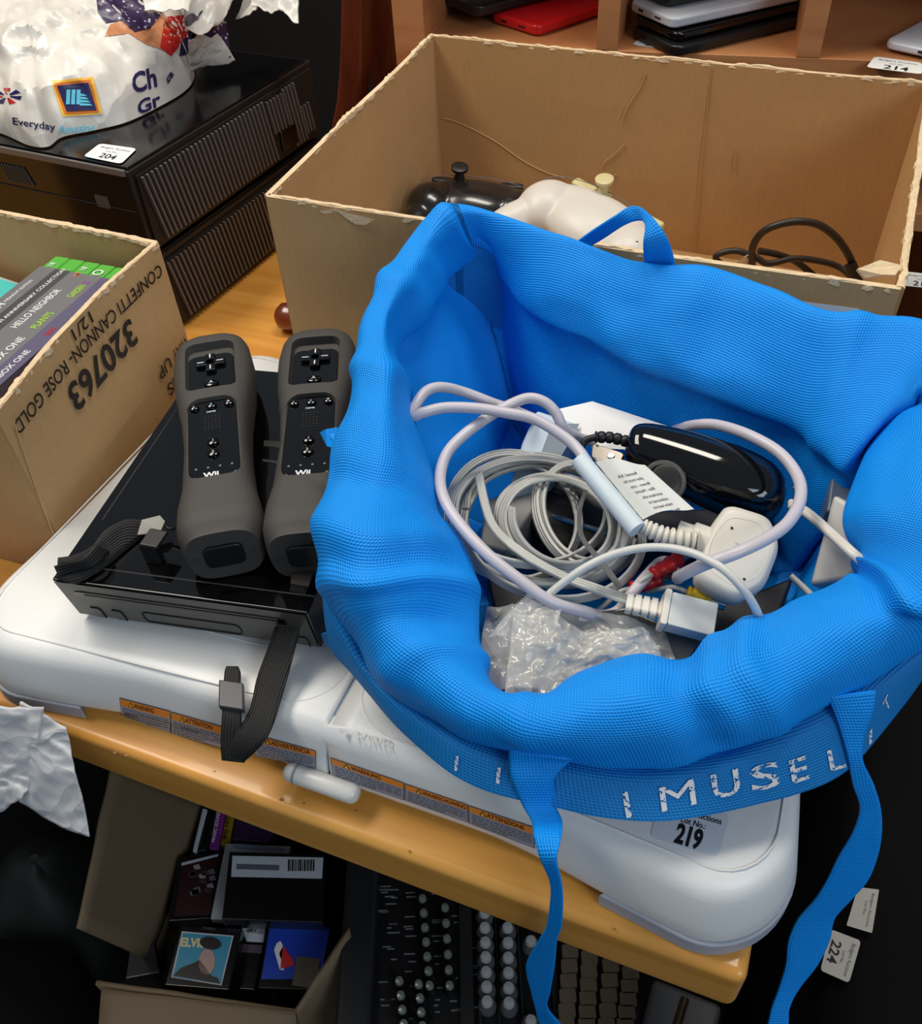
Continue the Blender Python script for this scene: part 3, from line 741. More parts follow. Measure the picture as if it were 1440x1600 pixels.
# ------------------------------------------------------------------ two stacked black consoles on the left
def big_console(label, z, seed):
    o = thing('media_console', label, 'games console', (-.114, .387, z), -.078, 'stacked black consoles')
    W_, D_, H_ = .333, .290, .078
    XB = mat('console_black_gloss', (7, 7, 8), rough=.16, spec=.35)
    m = MB(); m.box((-W_/2, D_/2, H_/2+.001), (W_, D_, H_-.002), BLACKM); m.build('body', o, bevel=.0015)
    m = MB(); m.box((-W_/2, .005, H_-.0135-.02), (W_-.002, .012, .060), XB)
    m.build('front_panel', o, bevel=.001)
    m = MB(); m.box((-W_/2, D_/2-.002, H_+.0004), (W_-.004, D_-.010, .0035), XB); m.build('top_panel', o, bevel=.001)
    m = MB(); m.box((-W_/2, -.0005, H_-.0015), (W_-.006, .0030, .006), mat('console_edge_grey', (104, 98, 92), rough=.3)); m.build('front_trim', o, bevel=.0008)
    m = MB(); m.tube([V((-W_, -.0015, .042)), V((-.002, -.0015, .042))], .0005, INK, seg=5); m.build('panel_line', o)
    m = MB(); m.prism(rrect(-.0255, -.0075, -.0035, .0085, .002, 3), 0, .0012, mat('power_button_silver', (120, 126, 134), rough=.15, metal=.8), tf=Matrix.Translation((-.03, -.001, .045)) @ Matrix.Rotation(pi/2, 4, 'X') @ Matrix.Scale(.7, 4))
    m.build('power_button', o)
    m = MB()
    for i in range(9): m.box((-.125-.0038*i, -.0018, .055), (.0013, .0015, .018), mat('vent_fin', (58, 56, 55), rough=.35), Matrix.Rotation(-.35, 3, 'Y'))
    m.build('front_vent', o, kind='stuff')
    # side grille: slanted fins
    m = MB(); m.box((.0008, D_/2, H_/2), (.003, D_-.012, H_-.012), INK); m.build('side_grille_back', o)
    nf = 42
    FN = mat('side_fin_grey', (92, 88, 85), rough=.4)
    for i in range(nf):
        y = .012+(D_-.030)*i/nf; a = -.16
        m = MB(); M = Matrix.Rotation(-a, 3, 'X')
        if 30 <= i <= 34 and True: hh = .034; zc = .050
        elif i > 38: hh = .03; zc = .028
        else: hh = .062; zc = H_/2
        m.box((.0028, y+.004, zc), (.0045, .0022, hh), FN, M); m.build('side_fin', o)
    m = MB(); m.box((.0038, .225, .022), (.004, .028, .022), BLACKG); m.build('side_badge', o, bevel=.002)
    return o
lo = big_console('lower of two stacked black games consoles left of the large box', 0, 1)
hi = big_console('upper of two stacked black games consoles, carrying the white carrier bag and lot 204 sticker', .0825, 2)
ZX = .1632
label_on(hi, 'lot_label', ((130, 244), (189, 256), (214, 232), (156, 224)), flat(ZX, .0004), [('Badgers Auctions', .12, .9, .74, .13, .005, INKG), ('Lot No.:', .36, .66, .54, .1, .005, INKG), ('204', .32, .74, .14, .30, .02, INK)])

# ------------------------------------------------------------------ shelf unit behind
sh = thing('shelf_unit', 'beech pigeonhole shelf unit behind the large cardboard box', 'shelf unit', (-.02, .735, -.75), .124)
SI = MW[sh.name].inverted(); SW = MW[sh.name]
zs = .165+.75   # local z of the visible shelf
bays = [0, .225, .42, .66]
def sbox(name, x0, x1, y0, y1, z0, z1):
    m = MB(); m.box(((x0+x1)/2, (y0+y1)/2, (z0+z1)/2), (x1-x0, y1-y0, z1-z0), SHELFW); return m.build(name, sh, bevel=.0008)
Xe = .95
xs = [at_x for at_x in ()]
def lx(px, py): p = atP(px, py, V((-.02, .735, .165)), V((sin(.124), -cos(.124), 0))); return (SI @ p)
LXS = [lx(624, 0).x, lx(922, 30).x, lx(1250, 60).x]
print('shelf', LXS, lx(669, 39), lx(629, 77), lx(921, 67), lx(1281, 103), lx(1340, 110))
W0, W1, W2 = .000, .211, .412
sbox('side_panel', W0, W0+.034, 0, .30, .0, 1.45)
sbox('divider', W1+.005, W1+.027, 0, .30, zs, zs+.26); sbox('divider', W2, W2+.022, 0, .30, zs, zs+.26)
sbox('divider', W1+.005, W1+.027, 0, .30, .02, zs-.03); sbox('divider', W2, W2+.022, 0, .30, .76, zs-.03)
sbox('side_panel', .64, .665, 0, .30, 0, 1.45)
sbox('shelf_board', W0+.034, .64, 0, .30, zs-.020, zs); sbox('shelf_board', W0+.034, .64, 0, .30, zs+.26, zs+.28); sbox('shelf_board', W0+.034, .64, 0, .30, .745, .765)
sbox('shelf_board', W0+.034, .64, 0, .30, .02, .04)
sbox('back_panel', W0, .665, .300, .312, 0, 1.45)

# ------------------------------------------------------------------ the blue bag
bag = thing('tote_bag', 'bright blue tote bag with rolled down rim, full of cables, standing on the white board', 'bag', (.38, .16, .054))
# columns run back-left corner > back > right > front > left; rings: crest, inner lip, outer bulge, hem (measured points with heights)
BC = [  # crest            inner lip            wall foot (world)
 ((720, 333, .215), (752, 398, .178)), ((860, 365, .210), (835, 490, .165)), ((1000, 410, .205), (955, 545, .160)), ((1150, 440, .2), (1084, 600, .152)),
 ((1280, 490, .2), (1240, 660, .147)), ((1452, 518, .198), (1322, 728, .147)), ((1500, 640, .19), (1376, 640, .156)), ((1490, 800, .18), (1328, 790, .146)),
 ((1460, 925, .168), (1345, 868, .14)), ((1352, 962, .152), (1322, 898, .136)), ((1230, 1010, .145), (1240, 944, .130)), ((1100, 1070, .14), (1100, 1004, .125)),
 ((950, 1105, .135), (945, 1036, .122)), ((830, 1125, .13), (840, 1088, .121)), ((715, 1075, .13), (775, 1070, .120)), ((610, 975, .142), (748, 995, .120)),
 ((572, 880, .162), (738, 890, .130)), ((590, 740, .178), (693, 790, .14)), ((604, 620, .19), (648, 652, .150)), ((602, 500, .2), (622, 560, .165)), ((650, 405, .208), (690, 460, .175))]
OUTP = {5: None, 8: (1500, 965, .135), 9: (1400, 1035, .125), 10: (1290, 1103, .118), 11: (1150, 1172, .108), 12: (1000, 1198, .100), 13: (860, 1184, .100), 14: (700, 1140, .100), 15: (556, 1025, .108), 16: (499, 862, .145), 17: (510, 735, .165), 18: (553, 618, .178), 19: (568, 500, .192), 20: (620, 405, .200), 0: (716, 331, .212)}
HEMP = {8: (1470, 1010, .095), 9: (1392, 1125, .090), 10: (1310, 1213, .082), 11: (1190, 1253, .08), 12: (1030, 1283, .08), 13: (868, 1262, .078), 14: (700, 1208, .078), 15: (560, 1062, .085), 16: (512, 985, .100)}
crest = [at(*a) for a, b in BC]; inner = [at(*b) for a, b in BC]; NC = len(BC)
cen = V((.385, .165, 0))
rings = []
def outward(i):
    a, b = crest[(i-1) % NC], crest[(i+1) % NC]; d = b-a; n = V((d.y, -d.x, 0)).normalized()
    if n.dot(crest[i]-cen) < 0: n = -n
    return n
W_C, F_C = [], []
for i in range(NC):
    C_, I_ = crest[i], inner[i]; n = outward(i)
    O_ = at(*OUTP[i]) if OUTP.get(i) else C_+n*.008+V((0, 0, -.035))
    if i in (1, 2, 3, 4): O_ = C_+n*.010+V((0, 0, -.03))
    if i in (19, 20, 0): O_ = O_+V((0, 0, -.004))
    if i in HEMP: H_ = at(*HEMP[i])
    elif i in (17, 18, 19): H_ = V((O_.x+.004, O_.y, .146))
    elif i in (20, 0): H_ = V((O_.x, O_.y, .13))
    else: H_ = O_+n*.004+V((0, 0, -.07))
    G_ = O_-n*.0075+V((0, 0, -.009))                                   # tuck under the roll
    K_ = G_.lerp(H_, .18)+n*.0050+V((0, 0, .003))                      # top fold of the hem
    M_ = K_.lerp(H_, .5)+n*.001
    if i in (17, 18, 19, 20, 0): K_ = G_.lerp(H_, .3); M_ = G_.lerp(H_, .6)
    OC = (O_+C_)/2+(n*.0045+V((0, 0, .005)))
    CI_ = (C_+I_)/2+V((0, 0, .006))-n*.001
    if i in (0, 1, 2, 3, 4, 5): CI_ = (C_+I_)/2+V((0, -.004, .002))
    J_ = I_+n*.009+V((0, 0, -.016))                                    # wall falls away under the lip
    t = .90 if i in (6, 7, 8) else .95
    Wd_ = V((cen.x+(I_.x-cen.x)*t, cen.y+(I_.y-cen.y)*t, .085))+n*.004
    Wd_.x = min(max(Wd_.x, .262), .495); Wd_.y = min(max(Wd_.y, .045), .296)
    if i in (17, 18, 19): Wd_.x = max(Wd_.x, .262)
    F_ = V((Wd_.x, Wd_.y, .0575)).lerp(V((cen.x, cen.y, .0575)), .06)
    rings.append([H_, M_, K_, G_, O_, OC, C_, CI_, I_, J_, Wd_, F_])
NR = len(rings[0])
def sample(us, vs):   # surface point; us in columns, vs in rings
    def cr(P, t): p0, p1, p2, p3 = P; return .5*((2*p1)+(p2-p0)*t+(2*p0-5*p1+4*p2-p3)*t*t+(3*p1-p0-3*p2+p3)*t**3)
    i = int(math.floor(us)); fu = us-i; j = min(int(vs), NR-2); fv = vs-j
    col = []
    for k in (-1, 0, 1, 2):
        c_ = rings[(i+k) % NC]; g = lambda q: c_[max(0, min(NR-1, q))]
        col.append(cr([g(j-1), g(j), g(j+1), g(j+2)], fv))
    return cr(col, fu)
# folds: ridges and valleys across the roll at measured columns (column, ring from, ring to, width, depth)
FOLD = [(4.35, 4, 9, .07, -.0035), (10.55, 4.5, 8, .14, -.005), (11.25, 4.5, 8, .2, .006), (10.95, 5, 8, .07, -.004), (14.6, 5, 9.2, .12, -.004), (15.1, 4, 7, .2, .003), (15.7, 4, 7.5, .11, -.006), (16.3, 4.5, 7, .2, -.006), (16.9, 4.5, 8, .16, .003),
        (18.35, 4, 8, .12, -.004), (19.6, 5, 8.5, .16, -.005), (20.3, 5.5, 8.5, .12, .004), (20.75, 5.6, 8.8, .09, -.007), (.2, 6, 10, .16, .003), (5.55, 5.5, 9, .12, -.006), (6.0, 5.5, 9, .12, .004), (8.4, 6, 9, .10, -.006), (8.75, 6, 9, .13, .004), (2.6, 5.5, 9, .3, -.002), (1.6, 6.5, 9.5, .35, .0025), (13.2, 5, 8, .2, -.0025), (7.2, 5, 8, .3, -.003)]
UN, VN = 9, 7
def fold_off(u, v):
    o = 0
    for c_, a, b, w_, d in FOLD:
        du = min(abs(u-c_), NC-abs(u-c_))
        if du < w_*3.2 and a-1 < v < b+1:
            k = smst((v-a+1)/1.0)*smst((b+1-v)/1.0)
            o += d*math.exp(-(du/w_)**2)*k
    return o
rows = []; uvs = []
Urange = [i/UN for i in range(NC*UN)]; Vrange = [j/VN for j in range((NR-1)*VN+1)]
base = [[sample(u, v) for v in Vrange] for u in Urange]
nu, nv = len(Urange), len(Vrange); vs_ = []; 
ulen = [0]
for i in range(1, nu+1): ulen.append(ulen[-1]+((base[i % nu][VN*6]-base[i-1][VN*6]).length))
for i in range(nu):
    vl = 0
    for j in range(nv):
        p = base[i][j]; du = base[(i+1) % nu][j]-base[i-1][j]; dv = base[i][min(j+1, nv-1)]-base[i][max(j-1, 0)]
        nn = du.cross(dv); nn = nn.normalized() if nn.length > 1e-9 else V((0, 0, 1))
        if j: vl += (base[i][j]-base[i][j-1]).length
        v = Vrange[j]; amp = .0014 if v > 2.5 and v < 10 else .0006
        w1 = noise.noise(p*22)*amp*1.5+(abs(noise.noise(p*17+V((8, 3, 1))))-.22)*amp*3.6-(abs(noise.noise(p*31+V((2, 9, 4))))-.2)*amp*1.6+noise.noise(p*60)*amp*.5
        vs_.append(p-nn*(w1*-1)+nn*-fold_off(Urange[i], v)*-1); uvs.append((ulen[i], vl))
# orientation check so that folds push outwards
m = MB(); fs_ = []
for i in range(nu):
    for j in range(nv-1):
        a = i*nv+j; b = ((i+1) % nu)*nv+j; fs_.append((a, b, b+1, a+1))
cidx = len(vs_); vs_.append(V((cen.x, cen.y, .0572))); uvs.append((0, 0))
fs_ += [(i*nv+nv-1, ((i+1) % nu)*nv+nv-1, cidx) for i in range(nu)]
m.add(vs_, fs_, BLUE, uvs)
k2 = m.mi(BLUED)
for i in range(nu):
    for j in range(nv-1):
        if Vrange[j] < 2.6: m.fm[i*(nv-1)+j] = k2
BAGB = bvh_of(m)
m.build('bag_body', bag, world=True, smooth=180, subsurf=1, solid=.0009, off=0)
# worn white lettering printed on the hem
SB = onbvh(BAGB, .0016)
def worn(v): return noise.noise(v*6+V((1, 2, 3)))+.7*noise.noise(v*22) > (-.16 if WO[0].x == 0 else -.36)
WO = [V((0, 0, 0))]
for t, O, E_, U in (('I', (972, 1281), (988, 1280), (-8, -44)), ('M', (1028, 1272), (1088, 1256), (-5, -40)), ('U', (1112, 1250), (1158, 1238), (-6, -38)), ('S', (1172, 1238), (1222, 1226), (-6, -38)),
                    ('E', (1234, 1226), (1264, 1216), (-6, -36)), ('L', (1294, 1206), (1322, 1198), (-6, -32)), ('I', (1354, 1168), (1362, 1162), (0, -24)), ('T', (1384, 1114), (1392, 1098), (-6, -14)),
                    ('I', (770, 1224), (780, 1227), (2, -28)), ('I', (706, 1204), (714, 1207), (2, -26))):
    WO[0] = V((1 if t == 'M' else 0, 0, 0)); m = MB(); m.text(t, O, E_, U, SB, WINK, bold=.012 if t not in 'IM' else 0, sub=4, keep=worn)
    if m.f: m.build('printed_letter', bag, world=True, label='worn white letter')
# handles
def strapP(P): return [at(p[0], p[1], p[2]) if len(p) == 3 and p[3:] == () and abs(p[2]) < .9 and p[2] > -.9 else V(p) for p in P]
m = MB()
Lh = [(793, 1170, .106), (794, 1190, 0.099), (798, 1217, 0.092), (815, 1258, 0.078), (829, 1283, 0.067), (833, 1308, 0.056), (844, 1342, 0.04), (858, 1375, 0.022), (859, 1404, 0.004), (853, 1446, -0.018), (842, 1467, -0.028), (821, 1508, -0.048), (829, 1550, -0.07), (836, 1575, -0.082), (846, 1605, -0.092), (905, 1700, -.14)]
Rh = [(896, 1186, .106), (892, 1190, 0.099), (867, 1217, 0.092), (869, 1258, 0.078), (879, 1283, 0.067), (877, 1308, 0.056), (870, 1342, 0.04), (877, 1375, 0.022), (880, 1404, 0.004), (878, 1446, -0.018), (871, 1467, -0.028), (867, 1508, -0.048), (860, 1550, -0.07), (856, 1575, -0.082), (880, 1605, -0.092), (925, 1680, -.14)]
Lm = [(1000, 1760, -.17), (1090, 1760, -.17)]; Rm = [(1000, 1730, -.17), (1080, 1730, -.17)]
Lr = [(1180, 1660, -.115), (1198, 1600, -0.095), (1204, 1574, -0.086), (1215, 1544, -0.075), (1226, 1506, -0.058), (1230, 1469, -0.042), (1245, 1435, -0.027), (1271, 1405, -0.012), (1290, 1375, 0.003), (1309, 1337, 0.022), (1331, 1300, 0.04), (1342, 1262, 0.057), (1331, 1225, 0.074), (1324, 1187, 0.09), (1314, 1150, 0.102), (1301, 1112, 0.114), (1290, 1088, .122)]
Rr = [(1226, 1660, -.115), (1232, 1600, -0.095), (1234, 1574, -0.086), (1249, 1544, -0.075), (1279, 1506, -0.058), (1297, 1469, -0.042), (1305, 1435, -0.027), (1331, 1405, -0.012), (1357, 1375, 0.003), (1372, 1337, 0.022), (1378, 1300, 0.04), (1376, 1262, 0.057), (1365, 1225, 0.074), (1348, 1187, 0.09), (1350, 1150, 0.102), (1365, 1112, 0.114), (1370, 1078, .123)]
def hang(p, left):   # the left limb hangs just clear of the table's front edge
    if left and p[1] > 1330: return atY(p[0], p[1], -.030)
    if left and p[1] > 1270: return at(*p).lerp(atY(p[0], p[1], -.030), (p[1]-1270)/60)
    return at(*p)
m.ribbon([hang(p, 1) for p in Lh[:-1]]+[at(905, 1700, -.2), at(1000, 1780, -.23), at(1090, 1760, -.2)]+[at(*p) for p in Lr], [hang(p, 1) for p in Rh[:-1]]+[at(935, 1680, -.2), at(1000, 1740, -.23), at(1080, 1725, -.2)]+[at(*p) for p in Rr], BLUE)
m.build('handle', bag, world=True, smooth=180, subsurf=1, solid=.0022)
m = MB()
m.ribbon([at(*p) for p in ((890, 385, .190), (915, 366, .205), (955, 340, .225), (985, 322, .232), (1010, 330, .232), (1042, 370, .222), (1056, 415, .200), (1056, 430, .185))],
         [at(*p) for p in ((905, 395, .190), (940, 375, .203), (975, 352, .220), (1000, 345, .226), (1008, 352, .226), (1004, 380, .218), (1006, 412, .200), (1010, 430, .185))], BLUE)
m.build('handle', bag, world=True, smooth=180, subsurf=1, solid=.0022)
# frayed corners of the hem
m = MB()
m.add([at(*p) for p in ((506, 1000, .088), (503, 990, .096), (522, 986, .105), (540, 1006, .104), (575, 1050, .086), (560, 1062, .080))], [(0, 1, 2, 3), (0, 3, 4, 5)], BLUED)
m.build('frayed_corner', bag, world=True, solid=.0012)
m = MB()
m.add([at(*p) for p in ((501, 676, .165), (510, 671, .170), (528, 668, .172), (526, 700, .168), (512, 698, .164))], [(0, 1, 2, 3, 4)], BLUE)
m.build('frayed_corner', bag, world=True, solid=.0012)

# ------------------------------------------------------------------ inside the bag
def wire(m, pts, r, mm, seg=8, n=6, flat=1): m.tube(catmull([at(*p) for p in pts], n), r, mm, seg=seg, flat=flat)
# power cable with its plug
pc = thing('power_cable', 'thick lilac grey mains cable looping across the bag to a moulded plug', 'cable', (.40, .17, .12))
m = MB()
wire(m, [(1040, 835, .138), (1000, 822, .142), (960, 780, .146), (925, 735, .150), (905, 705, .152), (880, 682, .155), (835, 655, .160), (790, 645, .163), (745, 638, .163), (695, 637, .163), (660, 645, .163), (646, 650, .161), (648, 636, .160), (665, 612, .162), (690, 605, .160), (725, 613, .152), (770, 630, .144), (800, 640, .138), (850, 660, .11), (930, 690, .09), (1010, 690, .085), (1055, 672, .112), (1085, 664, .135), (1120, 664, .143), (1170, 680, .150), (1218, 708, .152), (1246, 745, .152), (1250, 780, .153), (1232, 815, .155), (1200, 840, .157), (1150, 864, .157), (1100, 882, .150), (1062, 900, .132), (1058, 902, .11), (1045, 880, .10), (1030, 880, .112), (1010, 900, .116), (985, 930, .113), (965, 955, .105), (940, 962, .108), (910, 955, .118), (860, 940, .128), (810, 905, .136), (760, 865, .142), (715, 815, .146), (692, 775, .148), (688, 740, .148), (700, 705, .150), (730, 675, .152), (765, 650, .154), (795, 633, .155), (825, 622, .157), (850, 628, .155), (868, 645, .150), (880, 668, .142), (900, 682, .130), (925, 690, .112)], .0032, CABLE, seg=12, n=6)
m.build('cable', pc, world=True, smooth=60)
m = MB(); A = at(905, 718, .1515); B = at(995, 828, .1435)
ax = (B-A).normalized(); sd = ax.cross((CAM-A).normalized()).normalized(); upn = sd.cross(ax)
if upn.z < 0: upn = -upn
L_ = (B-A).length
PB = mat('label_pale_blue', (196, 210, 216), rough=.45)
rr = []
for t in (0, .25, .5, .75, 1):
    rr.append([A+ax*L_*t+sd*cos(a)*.0052+upn*sin(a)*.0042 for a in [k*pi/8 for k in range(16)]])
m.loft(rr, PB); m.build('label_sleeve', pc, world=True, smooth=40)
m = MB(); rows = []
q = [(945, 735, .147), (1010, 722, .156), (1085, 790, .153), (1020, 812, .140)]
for j in range(7):
    t = j/6; a = at(930, 722, .150).lerp(at(1004, 812, .145), t); b = at(1008, 721, .158).lerp(at(1085, 790, .154), t)
    rows.append([a.lerp(b, s)+V((0, 0, .0025*sin(pi*s*1.5))) for s in [k/8 for k in range(9)]])
m.grid(rows, mat('flag_paper', (206, 208, 204), rough=.5))
FS = MB(); FS.grid(rows, PAPER); FB = onbvh(bvh_of(FS), .0005)
o = None
for j in range(7):
    y0 = 735+j*9; 
    for s in range(3):
        x = 962+j*8+s*2
wordsF = ['the wires in this', 'mains lead are', 'coloured in', 'accordance with', 'Blue - Neutral', 'Brown - Live', 'plug must be', 'fused 3A']
for j, t in enumerate(wordsF):
    O = V((1062-j*9.5+random.uniform(-1, 2), 792-j*8+4)); m.text(t, O, O+V((-34, -38))*.72 if False else O+V((-30, 6.5)), V((-3.4, -3.4)), FB, INKG, bold=.02)
m.build('paper_flag', pc, world=True, smooth=60, label='white paper safety flag wrapped on the cable')
# strain relief and plug body
m = MB(); pth = catmull([at(1003, 822, .1425), at(1040, 838, .139), at(1088, 847, .137)], 14); n_ = len(pth)
m.tube(pth, [(.0044+.002*(i/n_)) if i % 3 else .0034 for i in range(n_)], CREAM, seg=12)
m.build('strain_relief', pc, world=True, smooth=60)
pl = thing('mains_plug', None, None) if False else None
def frame(o, xdir, up):
    x = V(xdir).normalized(); z = V(up); z = (z-x*z.dot(x)).normalized(); y = z.cross(x)
    return Matrix(((x.x, y.x, z.x, o.x), (x.y, y.y, z.y, o.y), (x.z, y.z, z.z, o.z), (0, 0, 0, 1)))
PO = at(1145, 865, .132); M = frame(PO, at(1225, 905, .128)-at(1080, 845, .137), (-.15, -.45, 1))
m = MB(); 
def shape(pts, r=.2, n=5):
    """round the corners of a polygon"""
    out = []; N_ = len(pts)
    for i in range(N_):
        p, a, b = V(pts[i]), V(pts[i-1]), V(pts[(i+1) % N_]); s_ = p.lerp(a, r); e = p.lerp(b, r)
        for k in range(n+1):
            t = k/n; q = s_*(1-t)**2+p*2*t*(1-t)+e*t*t; out.append((q.x, q.y))
    return out
pol = shape([(-.016, .0085), (-.0125, .0235), (.010, .0255), (.0205, .012), (.0205, -.012), (.010, -.0255), (-.0125, -.0235), (-.016, -.0085)], .28)
def sc(P, s): return [(x*s, y*s) for x, y in P]
rings_ = [[M @ V((x, y, z)) for x, y in sc(pol, s)] for s, z in ((.90, -.011), (.97, -.010), (1, -.006), (1, .001), (.96, .0045), (.86, .0068), (.80, .0072))]
m.loft(rings_, CREAM); m.build('plug_body', pc, world=True, smooth=40)
m = MB(); bd_ = sc(shape([(-.013, .004), (-.009, .016), (.006, .019), (.016, .008), (.016, -.008), (.006, -.019), (-.009, -.016), (-.013, -.004)], .3), .98)
m.tube([M @ V((x, y, .0070)) for x, y in bd_+bd_[:1]], .0004, CREAM, seg=5, caps=False)
for x, y in ((-.006, .010), (.009, -.013)): m.lathe([(.0007, 0), (.0007, .0006)], M @ V((x, y, .0071)), INK, seg=8)
vs, fs, W_, H_ = glyphs('PLUG', .0, 0, 0)
m.add([M @ V((y*.004-.002, -x*.004+.004, .0076)) for x, y in vs], fs, mat('plug_emboss', (196, 190, 180), rough=.4)); m.build('plug_marks', pc, world=True)
m = MB(); m.loft([[M @ V((x, y*cos(a)*1.0, z*sin(a)-.001)) for a in [k*pi/8 for k in range(16)]] for x, y, z in ((-.031, .006, .005), (-.024, .0065, .0058), (-.023, .0085, .007), (-.014, .009, .0072), (-.010, .0105, .0072))], CREAM); m.build('plug_neck', pc, world=True, smooth=40)

# AV cable: three grey strands in a coil, ending in a flat multi-pin connector
av = thing('av_cable', 'coiled grey triple-strand video cable in the middle of the bag', 'cable', (.36, .15, .10))
m = MB()
def coil(cx, cy, rx, ry, z0, turns, rot, seed, r=.00135, drx=0, dry=0, start=0, strands=3, lift=0):
    rnd = random.Random(seed); N_ = int(turns*18)
    ph = [rnd.uniform(0, 6) for _ in range(4)]
    for s in range(strands):
        P = []
        for k in range(N_+1):
            a = start+2*pi*k/18; t = k/max(1, N_)
            k_ = 1+.05*sin(a*.5+ph[0])+.03*sin(a*1.7+ph[1])
            X = (rx+drx*t+s*3.6)*k_*cos(a); Y = (ry+dry*t+s*3.2)*k_*sin(a)
            x = cx+6*sin(a*.31+ph[2])+X*cos(rot)-Y*sin(rot); y = cy+5*sin(a*.27+ph[3])+X*sin(rot)+Y*cos(rot)
            P.append((x, y, z0+lift*t+.0035*sin(a+ph[1])-.0015*s))
        wire(m, P, r, CABLE2, seg=6, n=3)
coil(860, 822, 125, 88, .112, 2.6, .18, 3, drx=16, dry=12, lift=.006)
coil(872, 815, 96, 72, .120, 2.2, .35, 5, drx=-22, dry=-8, start=2, lift=.012)
coil(835, 800, 112, 80, .118, 1.4, .1, 8, drx=10, dry=4, start=3, lift=.008)
coil(905, 800, 62, 84, .126, 1.5, -.35, 9, drx=-8, dry=-6, start=1)
coil(800, 815, 92, 92, .114, 1.6, .2, 11, drx=8, dry=4, start=2.5)
for s in range(3):
    wire(m, [(745+s*3, 745-s*3, .128), (765+s*3, 820-s*2, .130), (815+s*2, 868-s*3, .130), (880, 905-s*4, .128), (935, 926-s*4.5, .126), (985, 944-s*5, .124)], .00135, CABLE2, seg=6)
    wire(m, [(930+s*2, 715+s*4, .135), (975+s*2, 760+s*3, .133), (985-s*3, 820, .128), (960-s*3, 870, .122), (900, 900+s*3, .118), (820, 905+s*3, .115), (750, 880+s*3, .112)], .00135, CABLE2, seg=6)
m.build('cable', av, world=True, smooth=60)
m = MB(); pth = catmull([at(978, 942, .124), at(1008, 948, .1235), at(1042, 955, .123)], 12)
ax = (pth[-1]-pth[0]).normalized(); Mx = frame(pth[0], ax, (0, -.2, 1)); Lx = (pth[-1]-pth[0]).length
for k in range(5):
    x0 = Lx*k/5; m.prism(rrect(-.0052, -.0032, .0052, .0032, .0018, 3), x0, x0+Lx/5*.72, CREAM, tf=Mx @ Matrix(((0, 0, 1, 0), (1, 0, 0, 0), (0, 1, 0, 0), (0, 0, 0, 1))))
m.prism(rrect(-.0040, -.0022, .0040, .0022, .0012, 3), 0, Lx, CREAM, tf=Mx @ Matrix(((0, 0, 1, 0), (1, 0, 0, 0), (0, 1, 0, 0), (0, 0, 0, 1))))
m.build('strain_relief', av, world=True)
m = MB(); Mc = frame(at(1032, 952, .124), at(1115, 972, .120)-at(1032, 950, .124), (0, -.25, 1)); 
m.prism(rrect(0, -.010, .0035, .010, .001, 2), -.0055, .0055, CREAM, tf=Mc); m.prism(rrect(.0035, -.0092, .027, .0092, .001, 2), -.0048, .0048, mat('grey_white_plastic', (196, 198, 194), rough=.4), tf=Mc)
m.build('connector', av, world=True, bevel=.0006)

sc_ = thing('thin_cable', 'thin white cable arching over the coil with a small barrel connector', 'cable', (.38, .13, .12))
m = MB(); wire(m, [(845, 940, .124), (870, 918, .132), (915, 886, .142), (965, 864, .148), (1020, 855, .152), (1075, 862, .156), (1125, 886, .158), (1160, 920, .152), (1182, 955, .138), (1190, 985, .118)], .0021, mat('white_cable', (206, 206, 200), rough=.35), seg=10); m.build('cable', sc_, world=True, smooth=60)
m = MB(); pth = catmull([at(822, 950, .122), at(850, 935, .126)], 10); m.tube(pth, [.0028 if i % 3 else .0022 for i in range(len(pth))], CREAM, seg=10); m.build('barrel_connector', sc_, world=True, smooth=60)

# black controller with thumb stick (nunchuk shape)
nk = thing('hand_controller', 'glossy black handheld controller with a thumb stick, lying behind the paper flag in the bag', 'game controller', tuple(at(1100, 740, .13)))
m = MB(); A = at(978, 690, .139); B = at(1232, 752, .126); d = B-A; Mn = frame(A, d, (.05, -.25, 1)); L_ = d.length
st = [(0, .004, .004), (.01, .0085, .0085), (.04, .0125, .011), (.12, .0155, .0135), (.25, .0175, .0155), (.45, .0195, .0180), (.65, .0205, .0195), (.82, .0200, .0190), (.93, .0165, .0160), (.98, .011, .011), (1, .004, .004)]
rings_ = []
for t, w_, h in st:
    rings_.append([Mn @ V((t*L_, w_*math.copysign(abs(cos(a))**.85, cos(a))-.010*t, h*math.copysign(abs(sin(a))**.85, sin(a))-.006*t)) for a in [2*pi*k/28 for k in range(28)]])
m.loft(rings_, BLACKG); m.build('body', nk, world=True, smooth=70, subsurf=1)
m = MB(); c_ = at(1037, 752, .139); Ms = frame(c_, (1, .3, 0), (.1, -.55, .8)).to_3x3()
m.lathe([(.0125, -.004), (.0125, -.001), (.0115, .0005), (.0098, .0002), (.0090, -.003)], c_, mat('stick_gate_grey', (92, 90, 88), rough=.25), seg=28, M=Ms)
m.lathe([(.003, -.003), (.003, .004), (.0078, .0050), (.0080, .0068), (.006, .0074), (0, .0068)], c_, BLACKM, seg=24, M=Ms); m.build('thumb_stick', nk, world=True, smooth=40)
m = MB(); pth = catmull([at(980, 690, .138), at(955, 684, .139), at(930, 683, .140)], 9); m.tube(pth, [.0036 if i % 4 else .0026 for i in range(len(pth))], BLACKM, seg=10); m.build('strain_relief', nk, world=True, smooth=60)
m = MB(); wire(m, [(932, 683, .140), (915, 688, .138), (908, 702, .134), (914, 722, .130), (935, 735, .126), (960, 742, .118)], .0021, BLACKM); m.build('cable', nk, world=True, smooth=60)
